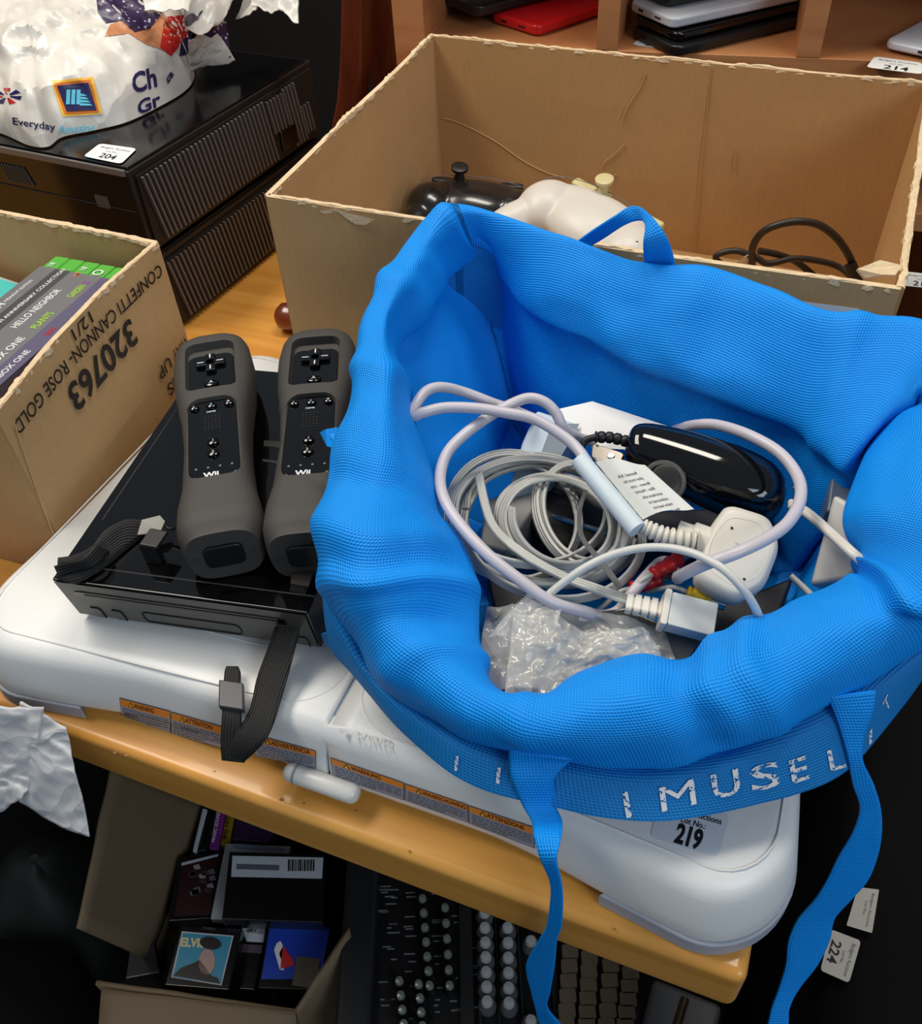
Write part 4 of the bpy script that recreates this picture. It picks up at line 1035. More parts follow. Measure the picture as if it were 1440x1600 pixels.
m = MB(); Mk = frame(at(945, 712, .134), at(975, 722, .134)-at(915, 700, .134), (0, -.3, 1)); m.prism(shape([(-.010, .004), (.010, .005), (.011, -.004), (-.006, -.0055)], .2), -.002, .002, mat('smoky_metal', (96, 92, 86), rough=.2, metal=.8), tf=Mk); m.lathe([(.0022, .002), (.0022, .003), (0, .003)], Mk @ V((.004, 0, 0)), CHROME, seg=12, M=Mk.to_3x3()); m.build('plug_plate', nk, world=True, bevel=.0005)

# grey-white devices and leaflet at the back of the bag
def slab(name, label, cat, px, z, th, mm, parts=(), group=None, bevel=.002, up=None):
    P = [at(x, y, zz) for (x, y), zz in zip(px, z if isinstance(z, (list, tuple)) else [z]*len(px))]
    c = sum(P, V((0, 0, 0)))/len(P); t = thing(name, label, cat, tuple(c-V((0, 0, th))), 0, group)
    n = (P[1]-P[0]).cross(P[2]-P[0]).normalized()
    if n.z < 0: n = -n
    m = MB(); k = len(P); m.add([p-n*th for p in P]+P, [tuple(range(k)), tuple(range(k, 2*k))]+[(i, (i+1) % k, k+(i+1) % k, k+i) for i in range(k)], mm)
    m.build('body', t, world=True, bevel=bevel)
    return t, P, n
leaf, P, n = slab('leaflet', 'white printed leaflet standing at the back of the bag', 'leaflet', [(868, 640), (925, 627), (1062, 672), (1040, 705), (925, 700)], [.118, .125, .120, .112, .112], .0006, PAPER, bevel=0)
m = MB(); sfp = planeS(P[0], n, .0005)
for j in range(3): m.on([(945+j*6, 652+j*7), (990+j*6, 666+j*7), (990+j*6, 668+j*7), (945+j*6, 654+j*7)], sfp, INKG)
m.build('print', leaf, world=True)
dv, P, n = slab('white_box', 'white plastic box with a grey-blue face at the back left inside the blue bag', 'box', [(838, 640), (900, 660), (858, 745), (795, 760), (815, 690)], [.118, .118, .110, .110, .115], .03, mat('pale_blue_white', (186, 200, 212), rough=.3))
m = MB(); m.on([(862, 662), (905, 662), (900, 672), (862, 738), (835, 735)], planeS(P[0], n, .001), mat('slate_face', (112, 124, 136), rough=.3)); m.build('grey_face', dv, world=True)
bk, P, n = slab('black_box', 'black plastic box with a silver front edge beneath the coiled cable', 'box', [(820, 800), (850, 730), (985, 770), (960, 860), (850, 850)], [.092, .098, .098, .092, .092], .034, BLACKM)
m = MB(); m.tube([at(862, 806, .0945), at(955, 835, .0945)], .0016, CHROME, seg=8); m.build('chrome_trim', bk, world=True)
gp, P, n = slab('grey_box', 'grey plastic box half hidden under the left of the coiled cable', 'box', [(760, 780), (830, 752), (852, 768), (790, 860), (748, 850)], [.098, .1, .1, .094, .094], .03, mat('warm_grey_plastic', (150, 146, 140), rough=.45))
wa, P, n = slab('power_adapter', 'pale grey power adapter leaning against the right wall of the bag', 'adapter', [(1262, 915), (1300, 770), (1352, 800), (1352, 880), (1325, 905)], [.108, .140, .142, .125, .118], .022, mat('adapter_grey', (196, 192, 184), rough=.4), bevel=.003)
wb, P, n = slab('power_adapter', 'slate grey adapter at the far right, deep behind the rim', 'adapter', [(1298, 745), (1330, 735), (1345, 800), (1290, 800)], [.128, .13, .122, .120], .02, mat('slate_adapter', (92, 108, 126), rough=.4), bevel=.002)
m = MB(); m.build  # cable of the right adapters
ac = thing('adapter_cable', 'doubled beige cable running along the right side of the bag', 'cable', tuple(at(1290, 830, .13)))
m = MB()
for o_ in (0, 5):
    m = MB(); wire(m, [(1235, 790-o_, .128), (1262, 805-o_, .134), (1300, 838-o_, .140), (1335, 870-o_, .144), (1375, 905-o_, .135)], .0021, CREAM); m.build('cable', ac, world=True, smooth=60)
m = MB(); wire(m, [(1235, 900, .110), (1262, 925, .108), (1280, 945, .105)], .0018, CREAM); m.build('cable', ac, world=True, smooth=60); m = MB(); wire(m, [(1240, 765, .108), (1270, 750, .112), (1305, 745, .115)], .0018, CABLE2)
m.build('cable', ac, world=True, smooth=60)
# phono plugs
def phono(label, p0, p1, z0, z1, mm):
    t = thing('phono_plug', label, 'plug', tuple(at(*p0, z0)), 0, None); pth = catmull([at(*p0, z0), at(*p1, z1)], 12)
    m = MB(); m.tube(pth, [.0030+(.0008 if i % 3 else 0)+.001*(i/len(pth)) for i in range(len(pth))], mm, seg=12); m.build('grip', t, world=True, smooth=60)
    d = (pth[-1]-pth[0]).normalized(); m = MB(); m.tube([pth[-1], pth[-1]+d*.008], .0030, CHROME, seg=12); m.build('metal_tip', t, world=True, smooth=60)
    m = MB(); m.tube(catmull([pth[0]-d*.02+V((0, 0, -.01)), pth[0]-d*.008, pth[0]], 4), .0014, CABLE2, seg=8); m.build('lead', t, world=True, smooth=60)
phono('red phono plug pointing up right, beside the mains plug', (1018, 898), (1062, 872), .118, .118, RED)
phono('red phono plug lower down, behind the flat connector', (985, 920), (1030, 905), .110, .108, RED)
phono('yellow phono plug in front of the mains plug', (1072, 925), (1110, 938), .112, .110, YEL)
tp = thing('metal_strip', 'thin smoky grey metal strip among the cable loops', 'strip', tuple(at(930, 870, .13)))
m = MB(); m.ribbon([at(*p) for p in ((912, 765, .138), (902, 800, .138), (906, 840, .136), (935, 880, .134), (965, 920, .130))], [at(*p) for p in ((918, 767, .138), (908, 800, .136), (913, 840, .134), (943, 876, .132), (972, 916, .128))], mat('smoky_strip', (110, 108, 104), rough=.3)); m.build('strip', tp, world=True, solid=.0006)
rb, P, n = slab('ribbed_pad', 'grey ribbed plastic pad at the front left of the bag contents', 'pad', [(752, 990), (825, 928), (838, 938), (775, 1030)], [.104, .118, .118, .100], .004, GREYP, bevel=.0006)
m = MB()
for k in range(22):
    t = (k+.5)/22; a = P[0].lerp(P[1], t)+n*.0004; b = P[3].lerp(P[2], t)+n*.0004; m.tube([a, b], .0005, mat('rib_light', (172, 174, 178), rough=.5), seg=4)
m.build('ribs', rb, world=True)
fp_, P, n = slab('foil_pouch', 'flat silver foil pouch under the clear plastic bag', 'pouch', [(925, 958), (975, 950), (1095, 1000), (1060, 1060), (960, 1040)], [.112, .115, .108, .100, .102], .003, mat('foil_grey', (122, 120, 116), rough=.3, metal=.6, bump=.8, bscale=60), bevel=.001)

# crumpled sheet builder
def crumple(pxs, zf, mm, name, parent, n=44, amp=.006, freq=45, seed=0, smoothang=180, solid=.0004, subsurf=0, edge=1.0):
    """four-sided crumpled sheet between measured corner points (x, y, z)"""
    P = [at(*p) for p in pxs] if zf is None else [V(p) for p in pxs]
    rows = []
    for j in range(n+1):
        v = j/n; r = []
        for i in range(n+1):
            u = i/n; p = (P[0]*(1-u)+P[1]*u)*(1-v)+(P[3]*(1-u)+P[2]*u)*v
            k = 4*u*(1-u)*4*v*(1-v); s_ = V((u, v, 0))*1.0
            q = p*freq+V((seed, seed*2, seed*.7))
            off = V((noise.noise(q), noise.noise(q+V((9, 0, 0))), 0))*amp*.6
            rd = 1-abs(noise.noise(q*1.0+V((0, 7, 0))))*2+ .5*(1-abs(noise.noise(q*2.3))*2)+.25*(1-abs(noise.noise(q*5.1))*2)
            r.append(p+off+V((0, 0, amp*rd)))
        rows.append(r)
    m = MB(); m.grid(rows, mm); return m.build(name, parent, world=True, smooth=smoothang, solid=solid, subsurf=subsurf), m
CLEAR = crumpled(mat('clear_plastic_film', (226, 224, 218), rough=.1, alpha=.24, spec=1.0), 34, .004)
cb = thing('plastic_bag', 'crumpled clear plastic bag at the front of the bag contents', 'plastic bag', tuple(at(880, 1010, .11)))
crumple([(790, 1110, .112), (1045, 1085, .110), (1010, 1000, .122), (800, 965, .124)], None, CLEAR, 'film', cb, seed=2, amp=.0055, freq=30, smoothang=40)
crumple([(740, 1090, .102), (1060, 1075, .100), (1040, 985, .110), (760, 950, .110)], None, CLEAR, 'film', cb, seed=5, amp=.005, freq=26, smoothang=40)
crumple([(765, 1000, .118), (860, 1010, .120), (880, 950, .124), (830, 935, .124)], None, CLEAR, 'film', cb, seed=8, amp=.004, freq=34, smoothang=40)
# dark clutter deep in the bag
for k, (lab, px, z) in enumerate((('flat black plastic box at the bottom of the bag under the mains plug', [(1040, 980), (1240, 900), (1200, 1010), (1100, 1040)], .078), ('black plastic box under the hand controller at the bottom of the bag', [(960, 800), (1200, 790), (1220, 850), (1000, 860)], .080), ('dark plastic box under the clear plastic bag', [(760, 900), (940, 960), (960, 1080), (790, 1040)], .082))):
    slab('black_box', lab, 'box', px, z, .02, BLACKM)

# ------------------------------------------------------------------ contents of the large box
def gamepad(label, px, z, yaw, mm, stick, tilt=(0, 0), s=1.0, stickpos=(-.02, .026, .014)):
    c = at(px[0], px[1], z); t = thing('gamepad', label, 'game controller', tuple(c), (tilt[0], tilt[1], yaw))
    m = MB()
    def ell(cx, cy, cz, rx, ry, rz, a=0, b=0):
        M = Matrix.Rotation(a, 3, 'Z') @ Matrix.Rotation(b, 3, 'X')
        pr = [(sin(pi*k/14), -cos(pi*k/14)) for k in range(15)]
        rings = [[(M @ V((r*cos(2*pi*q/22)*rx, r*sin(2*pi*q/22)*ry, zz*rz)))*s+V((cx, cy, cz))*s for q in range(22)] for r, zz in [(max(r, .01), zz) for r, zz in pr]]
        m.loft(rings, mm)
    ell(0, 0, 0, .050, .032, .021); ell(0, .010, .003, .062, .024, .017)
    for sx in (-1, 1):
        ell(sx*.048, -.004, -.001, .027, .030, .022); ell(sx*.060, -.034, -.008, .019, .042, .020, sx*.32, .18)
    o = m.build('shell', t, smooth=180); md = o.modifiers.new('remesh', 'REMESH'); md.mode = 'VOXEL'; md.voxel_size = .0018; md.use_smooth_shade = True
    md = o.modifiers.new('sm', 'SMOOTH'); md.iterations = 14; md.factor = .6
    m = MB(); sp = stickpos
    m.lathe([(.0078, -.004), (.0045, .004), (.0042, .009), (.0085, .011), (.0088, .014), (.0065, .0152), (0, .0140)], V(sp)*s, stick, seg=22); m.build('thumb_stick', t, smooth=40)
    m = MB(); N_ = 26; m.tube([V((.0635*cos(a)*s, (.010+.020*sin(a))*s, (.0165*sin(a*.5+.6))*s)) for a in [pi*k/N_ for k in range(N_+1)]], .0004, INKG, seg=5); m.build('shell_seam', t)
    for sx in (-1, 1):
        m = MB(); m.box(V((sx*.038, .034, .004))*s, V((.026, .010, .008))*s, stick); m.build('shoulder_button', t, bevel=.003)
    return t
gamepad('black game controller lying at the left inside the large cardboard box', (742, 322), .066, .30, mat('smoke_black_shell', (30, 28, 28), rough=.22, coat=.3), BLACKM, tilt=(.15, .1), s=.92)
wg = gamepad('white game controller inside the large cardboard box, beside the blue bag handle', (922, 355), .072, -.45, mat('controller_white', (212, 206, 196), rough=.4), mat('yellowed_stick', (204, 192, 140), rough=.45), tilt=(.15, .1), s=1.08, stickpos=(-.012, .030, .014))
m = MB()
for k, (x, y) in enumerate(((985, 362), (990, 374))):
    m.on([(x, y-5), (x+5, y-4), (x+7, y+4), (x+1, y+3)], lambda a, b: at(a, b, .085), INK)
m.build('port_marks', wg, world=True)
kc = thing('black_cable', 'looped black cable inside the right of the large cardboard box', 'cable', tuple(at(1230, 430, .02)))
m = MB(); BC_ = mat('black_cable_sheath', (38, 33, 30), rough=.45)
wire(m, [(1175, 420, .03), (1176, 385, .062), (1195, 360, .082), (1235, 347, .092), (1275, 350, .090), (1305, 370, .078), (1325, 398, .060), (1336, 425, .040), (1346, 450, .02)], .0034, BC_, seg=10)
wire(m, [(1346, 450, .02), (1315, 420, .030), (1280, 408, .038), (1240, 404, .042), (1200, 412, .04), (1180, 402, .045), (1150, 392, .050), (1125, 396, .046), (1118, 404, .04), (1135, 415, .03), (1180, 420, .03)], .0030, BC_, seg=10)
wire(m, [(1185, 392, .05), (1215, 398, .044), (1245, 410, .034), (1275, 435, .02), (1290, 450, .012)], .0032, BC_, seg=10)
m.build('cable', kc, world=True, smooth=60)
m = MB(); m.tube([at(1328, 412, .052), at(1340, 445, .034)], .0055, BLACKM, seg=12); m.build('moulded_end', kc, world=True, smooth=50)
pp, P, n = slab('paper_slip', 'white paper slip poking up beside the black cable in the large box', 'paper', [(1140, 414), (1172, 416), (1176, 396), (1168, 398)], [.03, .03, .05, .05], .0006, PAPER, bevel=0)

# ------------------------------------------------------------------ carrier bag on the stacked consoles
cbag = thing('carrier_bag', 'crumpled white carrier bag with a blue and orange diamond logo, on the stacked consoles', 'carrier bag', tuple(at(120, 120, ZX)))
FILM = crumpled(mat('white_carrier_film', (222, 217, 208), rough=.33, spec=.55), 14, .0065)
OUTL = [(-140, 150), (-60, 195), (0, 208), (45, 227), (75, 229), (98, 214), (150, 203), (200, 190), (250, 166), (288, 143), (303, 122), (300, 95), (300, 60), (308, 20), (280, -30), (200, -70), (60, -100), (-60, -80), (-150, 30)]
ol = catmull([at(x, y, ZX+.001) for x, y in OUTL], 12, closed=True); ctr = at(95, 70, ZX)
rows = []; NT = 60
for j in range(NT+1):
    t = 1-j/NT; r = []
    hz = .088*(1-t**2.6)**.62
    for p in ol:
        k = t+.05*sin(pi*t)
        q = ctr.lerp(p, t); q = q+V((0, 0, hz)); s_ = q*16
        ang = math.atan2(p.y-ctr.y, p.x-ctr.x)
        env = min(1, (1-t)*9)
        rid = (1-2.6*abs(noise.noise(s_)))*.5+(1-2.6*abs(noise.noise(s_*1.9+V((4, 4, 4)))))*.34+(1-2*abs(noise.noise(s_*4.3)))*.14
        pl_ = sin(ang*17+6*noise.noise(q*9))*.35*t
        out = (q-ctr); out.z += .03; out.normalize()
        r.append(q+out*(rid*.0135+pl_*.003)*env)
    rows.append(r+[r[0]])
m = MB(); m.grid(rows, FILM); CBB = bvh_of(m); m.build('bag_film', cbag, world=True, smooth=28, weld=True)
SC = onbvh(CBB, .0010); SC2 = onbvh(CBB, .0016); SC3 = onbvh(CBB, .0022)
NAVY = mat('navy_print', (36, 34, 84), rough=.35); SKY = mat('sky_print', (96, 196, 226), rough=.35); ORG = mat('orange_print', (226, 120, 30), rough=.35); YLW = mat('yellow_print', (246, 190, 60), rough=.35); RDP = mat('red_print', (188, 40, 38), rough=.35)
m = MB()
m.on([(80, 126), (145, 120), (160, 178), (98, 182)], SC, YLW, sub=4); m.on([(84, 130), (141, 124), (155, 175), (101, 178)], SC2, ORG, sub=4); m.build('logo_border', cbag, world=True)
m = MB(); m.on([(89, 134), (138, 129), (151, 172), (104, 174)], SC3, NAVY, sub=4)
S4 = onbvh(CBB, .0028)
for k in range(3): x = 104+k*8; m.on([(x, 140), (x+6, 140), (x+5, 163), (x-1, 163)], S4, SKY, sub=3)
for k in range(4): x = 126; y = 146+k*5; m.on([(125, y), (131+k*3, y+1), (136+k*3, y+4), (124, y+4)], S4, SKY, sub=2)
m.build('logo', cbag, world=True)
m = MB(); m.text('Everyday', (19, 194), (87, 204), (-1, -11), SC, NAVY, bold=.015, sub=2); m.text('Amazing', (92, 208), (148, 204), (0, -11), SC, SKY, bold=.015, sub=2); m.build('slogan', cbag, world=True)
m = MB(); m.text('Ch', (208, 146), (246, 134), (-4, -30), SC, NAVY, bold=.03, sub=2); m.text('a', (262, 132), (272, 116), (-4, -12), SC, NAVY, bold=.03, sub=2); m.text('Gr', (216, 180), (252, 163), (-3, -20), SC, NAVY, bold=.03, sub=2); m.build('large_word', cbag, world=True)
m = MB()
for k in range(7):
    a0 = k*2*pi/7; c_ = V((10, 150)); R_ = V((24, 13))
    m.on([(c_.x+R_.x*cos(a)*r, c_.y+R_.y*sin(a)*r) for a, r in ((a0, .25), (a0, 1), (a0+.5, 1), (a0+.5, .25))], SC, RDP if k % 2 else NAVY, sub=2)
m.build('round_emblem', cbag, world=True)
STAR = mat('starry_purple_print', (58, 42, 84), rough=.35)
nt = STAR.node_tree; vo = nt.nodes.new('ShaderNodeTexVoronoi'); vo.inputs['Scale'].default_value = 170; tcn = nt.nodes.new('ShaderNodeTexCoord'); nt.links.new(tcn.outputs['Object'], vo.inputs['Vector'])
crn = nt.nodes.new('ShaderNodeValToRGB'); crn.color_ramp.elements[0].position = .16; crn.color_ramp.elements[1].position = .26; crn.color_ramp.elements[0].color = (.6, .62, .8, 1); crn.color_ramp.elements[1].color = (*s2l((56, 40, 76)), 1)
nt.links.new(vo.outputs['Distance'], crn.inputs[0]); nt.links.new(crn.outputs[0], nt.nodes['Principled BSDF'].inputs['Base Color'])
BRN = mat('tan_print', (196, 132, 92), rough=.35)
m = MB()
m.on([(150, -6), (153, 20), (165, 36), (190, 32), (210, 50), (235, 44), (252, 22), (262, -6)], SC2, STAR, sub=4)
m.build('starry_print', cbag, world=True)
m = MB(); m.on([(163, 57), (172, 38), (190, 32), (210, 50), (235, 42), (255, 20), (268, 40), (262, 80), (230, 70), (200, 52)], SC, BRN, sub=4); m.build('tan_print', cbag, world=True)
m = MB(); m.on([(258, 26), (300, 22), (298, 48), (274, 50), (268, 88), (250, 74)], SC2, RDP, sub=3); m.build('red_print', cbag, world=True)
m = MB(); m.on([(284, 56), (300, 60), (296, 84), (280, 88)], SC2, NAVY, sub=3); m.build('navy_print', cbag, world=True)
for k, (pts, mm, sd, am) in enumerate((
    ([(302, 118, .168), (362, 92, .178), (352, 20, .215), (292, 40, .23)], STAR, 3, .006), ([(300, 122, .166), (366, 100, .172), (340, 60, .2), (296, 70, .21)], FILM, 6, .005),
    ([(290, 60, .22), (345, 60, .205), (400, -30, .235), (290, -30, .25)], FILM, 9, .008), ([(370, 42, .205), (400, 28, .215), (425, -20, .235), (385, -20, .24)], FILM, 12, .006),
    ([(395, 20, .22), (470, 42, .215), (462, -30, .245), (400, -40, .25)], FILM, 15, .007), ([(225, 20, .245), (300, 30, .235), (310, -40, .26), (220, -40, .26)], FILM, 18, .006))):
    crumple(pts, None, mm, 'bag_handle' if k in (3, 4) else 'bag_fold', cbag, seed=sd, amp=am, freq=22, smoothang=60, n=26, solid=.0006)

# ------------------------------------------------------------------ things on the shelf
def tablet(label, name, cat, loc, yaw, dims, mm, z0, tilt=0, extra=None, bev=.003):
    t = thing(name, label, cat, (loc[0], loc[1], z0), (0, tilt, yaw))
    m = MB(); m.prism(rrect(-dims[0]/2, -dims[1]/2, dims[0]/2, dims[1]/2, min(.010, dims[0]*.12), 4), 0, dims[2], mm); m.build('case', t, bevel=bev, seg=3)
    m = MB(); m.prism(rrect(-dims[0]/2+.006, -dims[1]/2+.006, dims[0]/2-.006, dims[1]/2-.006, .004, 3), dims[2], dims[2]+.0004, BLACKG if extra else mm); m.build('screen', t)
    m = MB(); m.box((-dims[0]*.2, -dims[1]/2-.0001, dims[2]*.5), (.008, .0008, .0022), INK); m.build('charging_port', t)
    m = MB(); m.box((dims[0]*.18, -dims[1]/2-.0001, dims[2]*.5), (.010, .0006, .0014), INK); m.build('speaker_slot', t)
    return t
ZS = .1660
REDP = mat('red_phone_shell', (205, 24, 30), rough=.3)
DK = mat('black_phone_shell', (22, 22, 24), rough=.35); SLV = mat('silver_shell', (176, 176, 174), rough=.28, metal=.5); WPH = mat('pearl_white_shell', (206, 208, 214), rough=.25)
p = at(800, 52, ZS); tablet('red phone lying flat at the front of the left pigeonhole', 'mobile_phone', 'mobile phone', (p.x+.032, p.y+.075), -.50, (.076, .145, .011), REDP, ZS, bev=.004)
p = at(700, 42, ZS); tablet('black tablet under the silver one in the left pigeonhole', 'tablet', 'tablet', (p.x+.048, p.y+.085), -.62, (.085, .160, .011), DK, ZS+.012, extra=0)
p = at(675, 25, ZS); tablet('silver tablet on top of the pile in the left pigeonhole', 'tablet', 'tablet', (p.x+.045, p.y+.080), -.66, (.085, .160, .009), SLV, ZS+.0245, extra=1)
p = at(1040, 78, ZS); tablet('long black tablet at the bottom of the pile in the middle pigeonhole', 'tablet', 'tablet', (p.x+.045, p.y+.075), -.72, (.080, .185, .010), DK, ZS, extra=0)
tablet('thin black phone second from the bottom in the middle pigeonhole', 'mobile_phone', 'mobile phone', (p.x+.038, p.y+.077), -.70, (.076, .170, .008), BLACKG, ZS+.0115, extra=0)
tablet('pearl white phone lying in the middle pigeonhole pile', 'mobile_phone', 'mobile phone', (p.x+.032, p.y+.080), -.74, (.078, .165, .010), WPH, ZS+.021, extra=0)
tablet('rounded black phone on top of the middle pigeonhole pile', 'mobile_phone', 'mobile phone', (p.x+.015, p.y+.088), -.78, (.070, .130, .012), DK, ZS+.033, extra=1, bev=.005)
p = at(1415, 92, ZS); tablet('white tablet with rounded corner in the right pigeonhole', 'tablet', 'tablet', (p.x+.075, p.y+.078), -.42, (.13, .19, .008), WPH, ZS+.002, extra=0)
def sticker_on(par, quad, z, num, label): label_on(par, 'lot_label', quad, flat(z, .0006), lot(num), label=None)
sticker_on(sh, ((987, 70), (1048, 78), (1052, 62), (1003, 56)), .165, '213', None)
sticker_on(sh, ((1353, 105), (1440, 116), (1440, 98), (1366, 88)), .165, '214', None)
sticker_on(sh, ((1408, 446), (1470, 452), (1470, 430), (1412, 424)), .015, '217', None)

# chair behind, and a turned wooden foot on the table
ch = thing('wooden_chair', 'dark mahogany chair back between the stacked consoles and the shelf unit', 'chair', (-.08, .84, -.75))
m = MB(); rows = []
for y_, x0, x1 in ((-60, 536, 570), (0, 531, 566), (60, 530, 566), (110, 528, 565), (160, 524, 560), (220, 512, 548), (300, 490, 525)):
    a, b = atY(x0, y_, .80), atY(x1, y_, .80); rows.append([a, b, b+V((0, .03, 0)), a+V((0, .03, 0))])
m.loft([[V(q) for q in r] for r in rows], MAHOG); m.build('back_post', ch, world=True, bevel=.005, seg=4)
m = MB(); a, b = atY(566, 0, .85), atY(608, 0, .85); m.box(((a.x+b.x)/2, .86, .05), (b.x-a.x, .02, .75), MAHOG); m.build('back_panel', ch, world=True, bevel=.002)
m = MB(); m.box((-.20, .95, -.33), (.30, .22, .04), MAHOG); m.build('seat', ch, world=True, bevel=.006)
for x in (-.33, -.07):
    for y in (.87, 1.04): m = MB(); m.box((x, y, -.55), (.035, .035, .40), MAHOG); m.build('leg', ch, world=True, bevel=.004)
wf = thing('turned_wood_piece', 'dark turned wooden piece lying on the table beside the large box', 'wooden piece', (-.005, .425, 0))
m = MB(); A = at(432, 492, .014); Mx = frame(A, (1, .05, 0), (0, 0, 1)) @ Matrix.Rotation(pi/2, 4, 'Y')
m.lathe([(.001, 0), (.008, .0015), (.0125, .006), (.0135, .013), (.012, .022), (.010, .032), (.0105, .046)], (0, 0, 0), MAHOG, seg=24)
m.v = [Mx @ v for v in m.v]; m.build('turned_end', wf, world=True, smooth=60)

# ------------------------------------------------------------------ below the table
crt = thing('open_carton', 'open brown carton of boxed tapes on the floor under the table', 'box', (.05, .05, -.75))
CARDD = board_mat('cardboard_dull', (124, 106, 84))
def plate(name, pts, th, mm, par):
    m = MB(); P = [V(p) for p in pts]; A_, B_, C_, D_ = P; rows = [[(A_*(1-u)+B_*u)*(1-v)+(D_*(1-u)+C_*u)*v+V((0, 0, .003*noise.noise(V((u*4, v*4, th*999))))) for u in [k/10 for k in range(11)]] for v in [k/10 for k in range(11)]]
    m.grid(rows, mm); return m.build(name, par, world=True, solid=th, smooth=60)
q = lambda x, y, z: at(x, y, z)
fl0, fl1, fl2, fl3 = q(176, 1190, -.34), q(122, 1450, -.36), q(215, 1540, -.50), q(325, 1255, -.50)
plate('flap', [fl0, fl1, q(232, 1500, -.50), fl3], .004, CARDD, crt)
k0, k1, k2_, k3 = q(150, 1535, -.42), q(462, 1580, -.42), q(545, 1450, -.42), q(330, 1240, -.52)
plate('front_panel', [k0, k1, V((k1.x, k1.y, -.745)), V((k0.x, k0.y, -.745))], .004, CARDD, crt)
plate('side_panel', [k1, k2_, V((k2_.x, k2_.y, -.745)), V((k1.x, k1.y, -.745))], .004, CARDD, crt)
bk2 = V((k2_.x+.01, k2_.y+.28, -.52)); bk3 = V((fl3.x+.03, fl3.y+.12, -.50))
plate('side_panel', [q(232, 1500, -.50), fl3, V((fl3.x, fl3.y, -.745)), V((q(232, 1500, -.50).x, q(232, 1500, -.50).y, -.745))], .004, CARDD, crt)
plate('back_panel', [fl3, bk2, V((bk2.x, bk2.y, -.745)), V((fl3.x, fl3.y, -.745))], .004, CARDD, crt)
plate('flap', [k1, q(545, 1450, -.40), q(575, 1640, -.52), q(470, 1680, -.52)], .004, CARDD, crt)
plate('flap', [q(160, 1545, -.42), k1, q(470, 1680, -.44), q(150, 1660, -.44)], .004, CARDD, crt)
def tape(label, px, z, th, mm, draw, group='boxed tapes in the carton'):
    t, P, n = slab('tape_case', label, 'tape case', px, z, th, mm, bevel=.0015, group=group); S1 = planeS(P[0], n, .0008); S2 = planeS(P[0], n, .0014); S3 = planeS(P[0], n, .0020)
    m = MB(); draw(m, S1, S2, S3)
    if m.v: m.build('printed_sleeve', t, world=True)
    return t
CASE = mat('tape_case_black', (20, 20, 24), rough=.2, coat=.3)
TEALS = mat('sky_card', (62, 148, 180), rough=.3); SKIN = mat('printed_skin', (186, 150, 140), rough=.4); HAIR = mat('printed_black', (22, 18, 22), rough=.4); CREAMI = mat('cream_ink', (226, 214, 160)); WCARD = mat('white_card', (190, 196, 204), rough=.4)
def d1(m, A_, B_, C_):
    m.on([(284, 1455), (365, 1462), (346, 1540), (267, 1527)], A_, WCARD); m.on([(286, 1458), (362, 1464), (344, 1537), (270, 1526)], B_, TEALS)
    m.text('ELVIS', (281, 1478), (319, 1480), (2, -13), C_, CREAMI, bold=.05); m.text('STEREO', (316, 1452), (336, 1454), (0, -4), A_, INKG)
    def blob(cx, cy, rx, ry, mm, S, rot=0): m.on([(cx+rx*cos(a)*cos(rot)-ry*sin(a)*sin(rot), cy+rx*cos(a)*sin(rot)+ry*sin(a)*cos(rot)) for a in [k*pi/8 for k in range(16)]], S, mm)
    m.on([(270, 1524), (283, 1512), (302, 1505), (312, 1500), (330, 1524), (340, 1528), (343, 1537)], C_, HAIR)
    blob(323, 1503, 13, 21, SKIN, C_, .1); S5 = lambda x, y: C_(x, y)+V((0, 0, .0006)); blob(329, 1474, 17, 10, HAIR, S5, .15)
tape('tape case with a portrait on blue and the word ELVIS', [(282, 1445), (378, 1450), (358, 1548), (256, 1540)], -.452, .018, CASE, d1)
def d2(m, A_, B_, C_):
    m.on([(363, 1337), (505, 1340), (503, 1373), (361, 1370)], A_, WCARD); m.on([(370, 1350), (436, 1352), (436, 1360), (369, 1358)], B_, INKG)
    x = 450
    while x < 492:
        w_ = random.choice((1, 1.5, 2.5)); m.on([(x, 1343), (x+w_, 1343), (x+w_-.5, 1361), (x-.5, 1361)], B_, INK); x += w_+random.choice((1, 1.6))
tape('large black tape case with a white barcode strip, top of the pile', [(358, 1330), (508, 1335), (505, 1442), (346, 1437)], -.435, .022, CASE, d2)
tape('white edged case under the black barcode case', [(352, 1317), (455, 1322), (420, 1440), (328, 1436)], -.470, .012, WCARD, lambda m, A_, B_, C_: m.on([(364, 1318), (444, 1324), (440, 1330), (366, 1326)], A_, mat('blue_grey_card', (140, 160, 180))))
def d4(m, A_, B_, C_):
    m.on([(285, 1345), (340, 1335), (328, 1430), (272, 1432)], A_, mat('maroon_card', (52, 26, 30), rough=.3))
    for k in range(14):
        x = 292+random.random()*36; y = 1352+random.random()*45; m.on([(x, y), (x+9, y-3), (x+12, y+5), (x+2, y+6)], B_, mat('silver_art%d' % (k % 3), ((110, 112, 118), (70, 60, 60), (150, 150, 155))[k % 3], rough=.3))
    m.on([(284, 1348), (341, 1334), (341, 1338), (283, 1353)], B_, WCARD)
tape('dark maroon tape case with silver artwork left of the barcode case', [(278, 1340), (345, 1330), (330, 1436), (262, 1440)], -.472, .016, CASE, d4)
BLC = mat('royal_blue_card', (24, 62, 176), rough=.3)
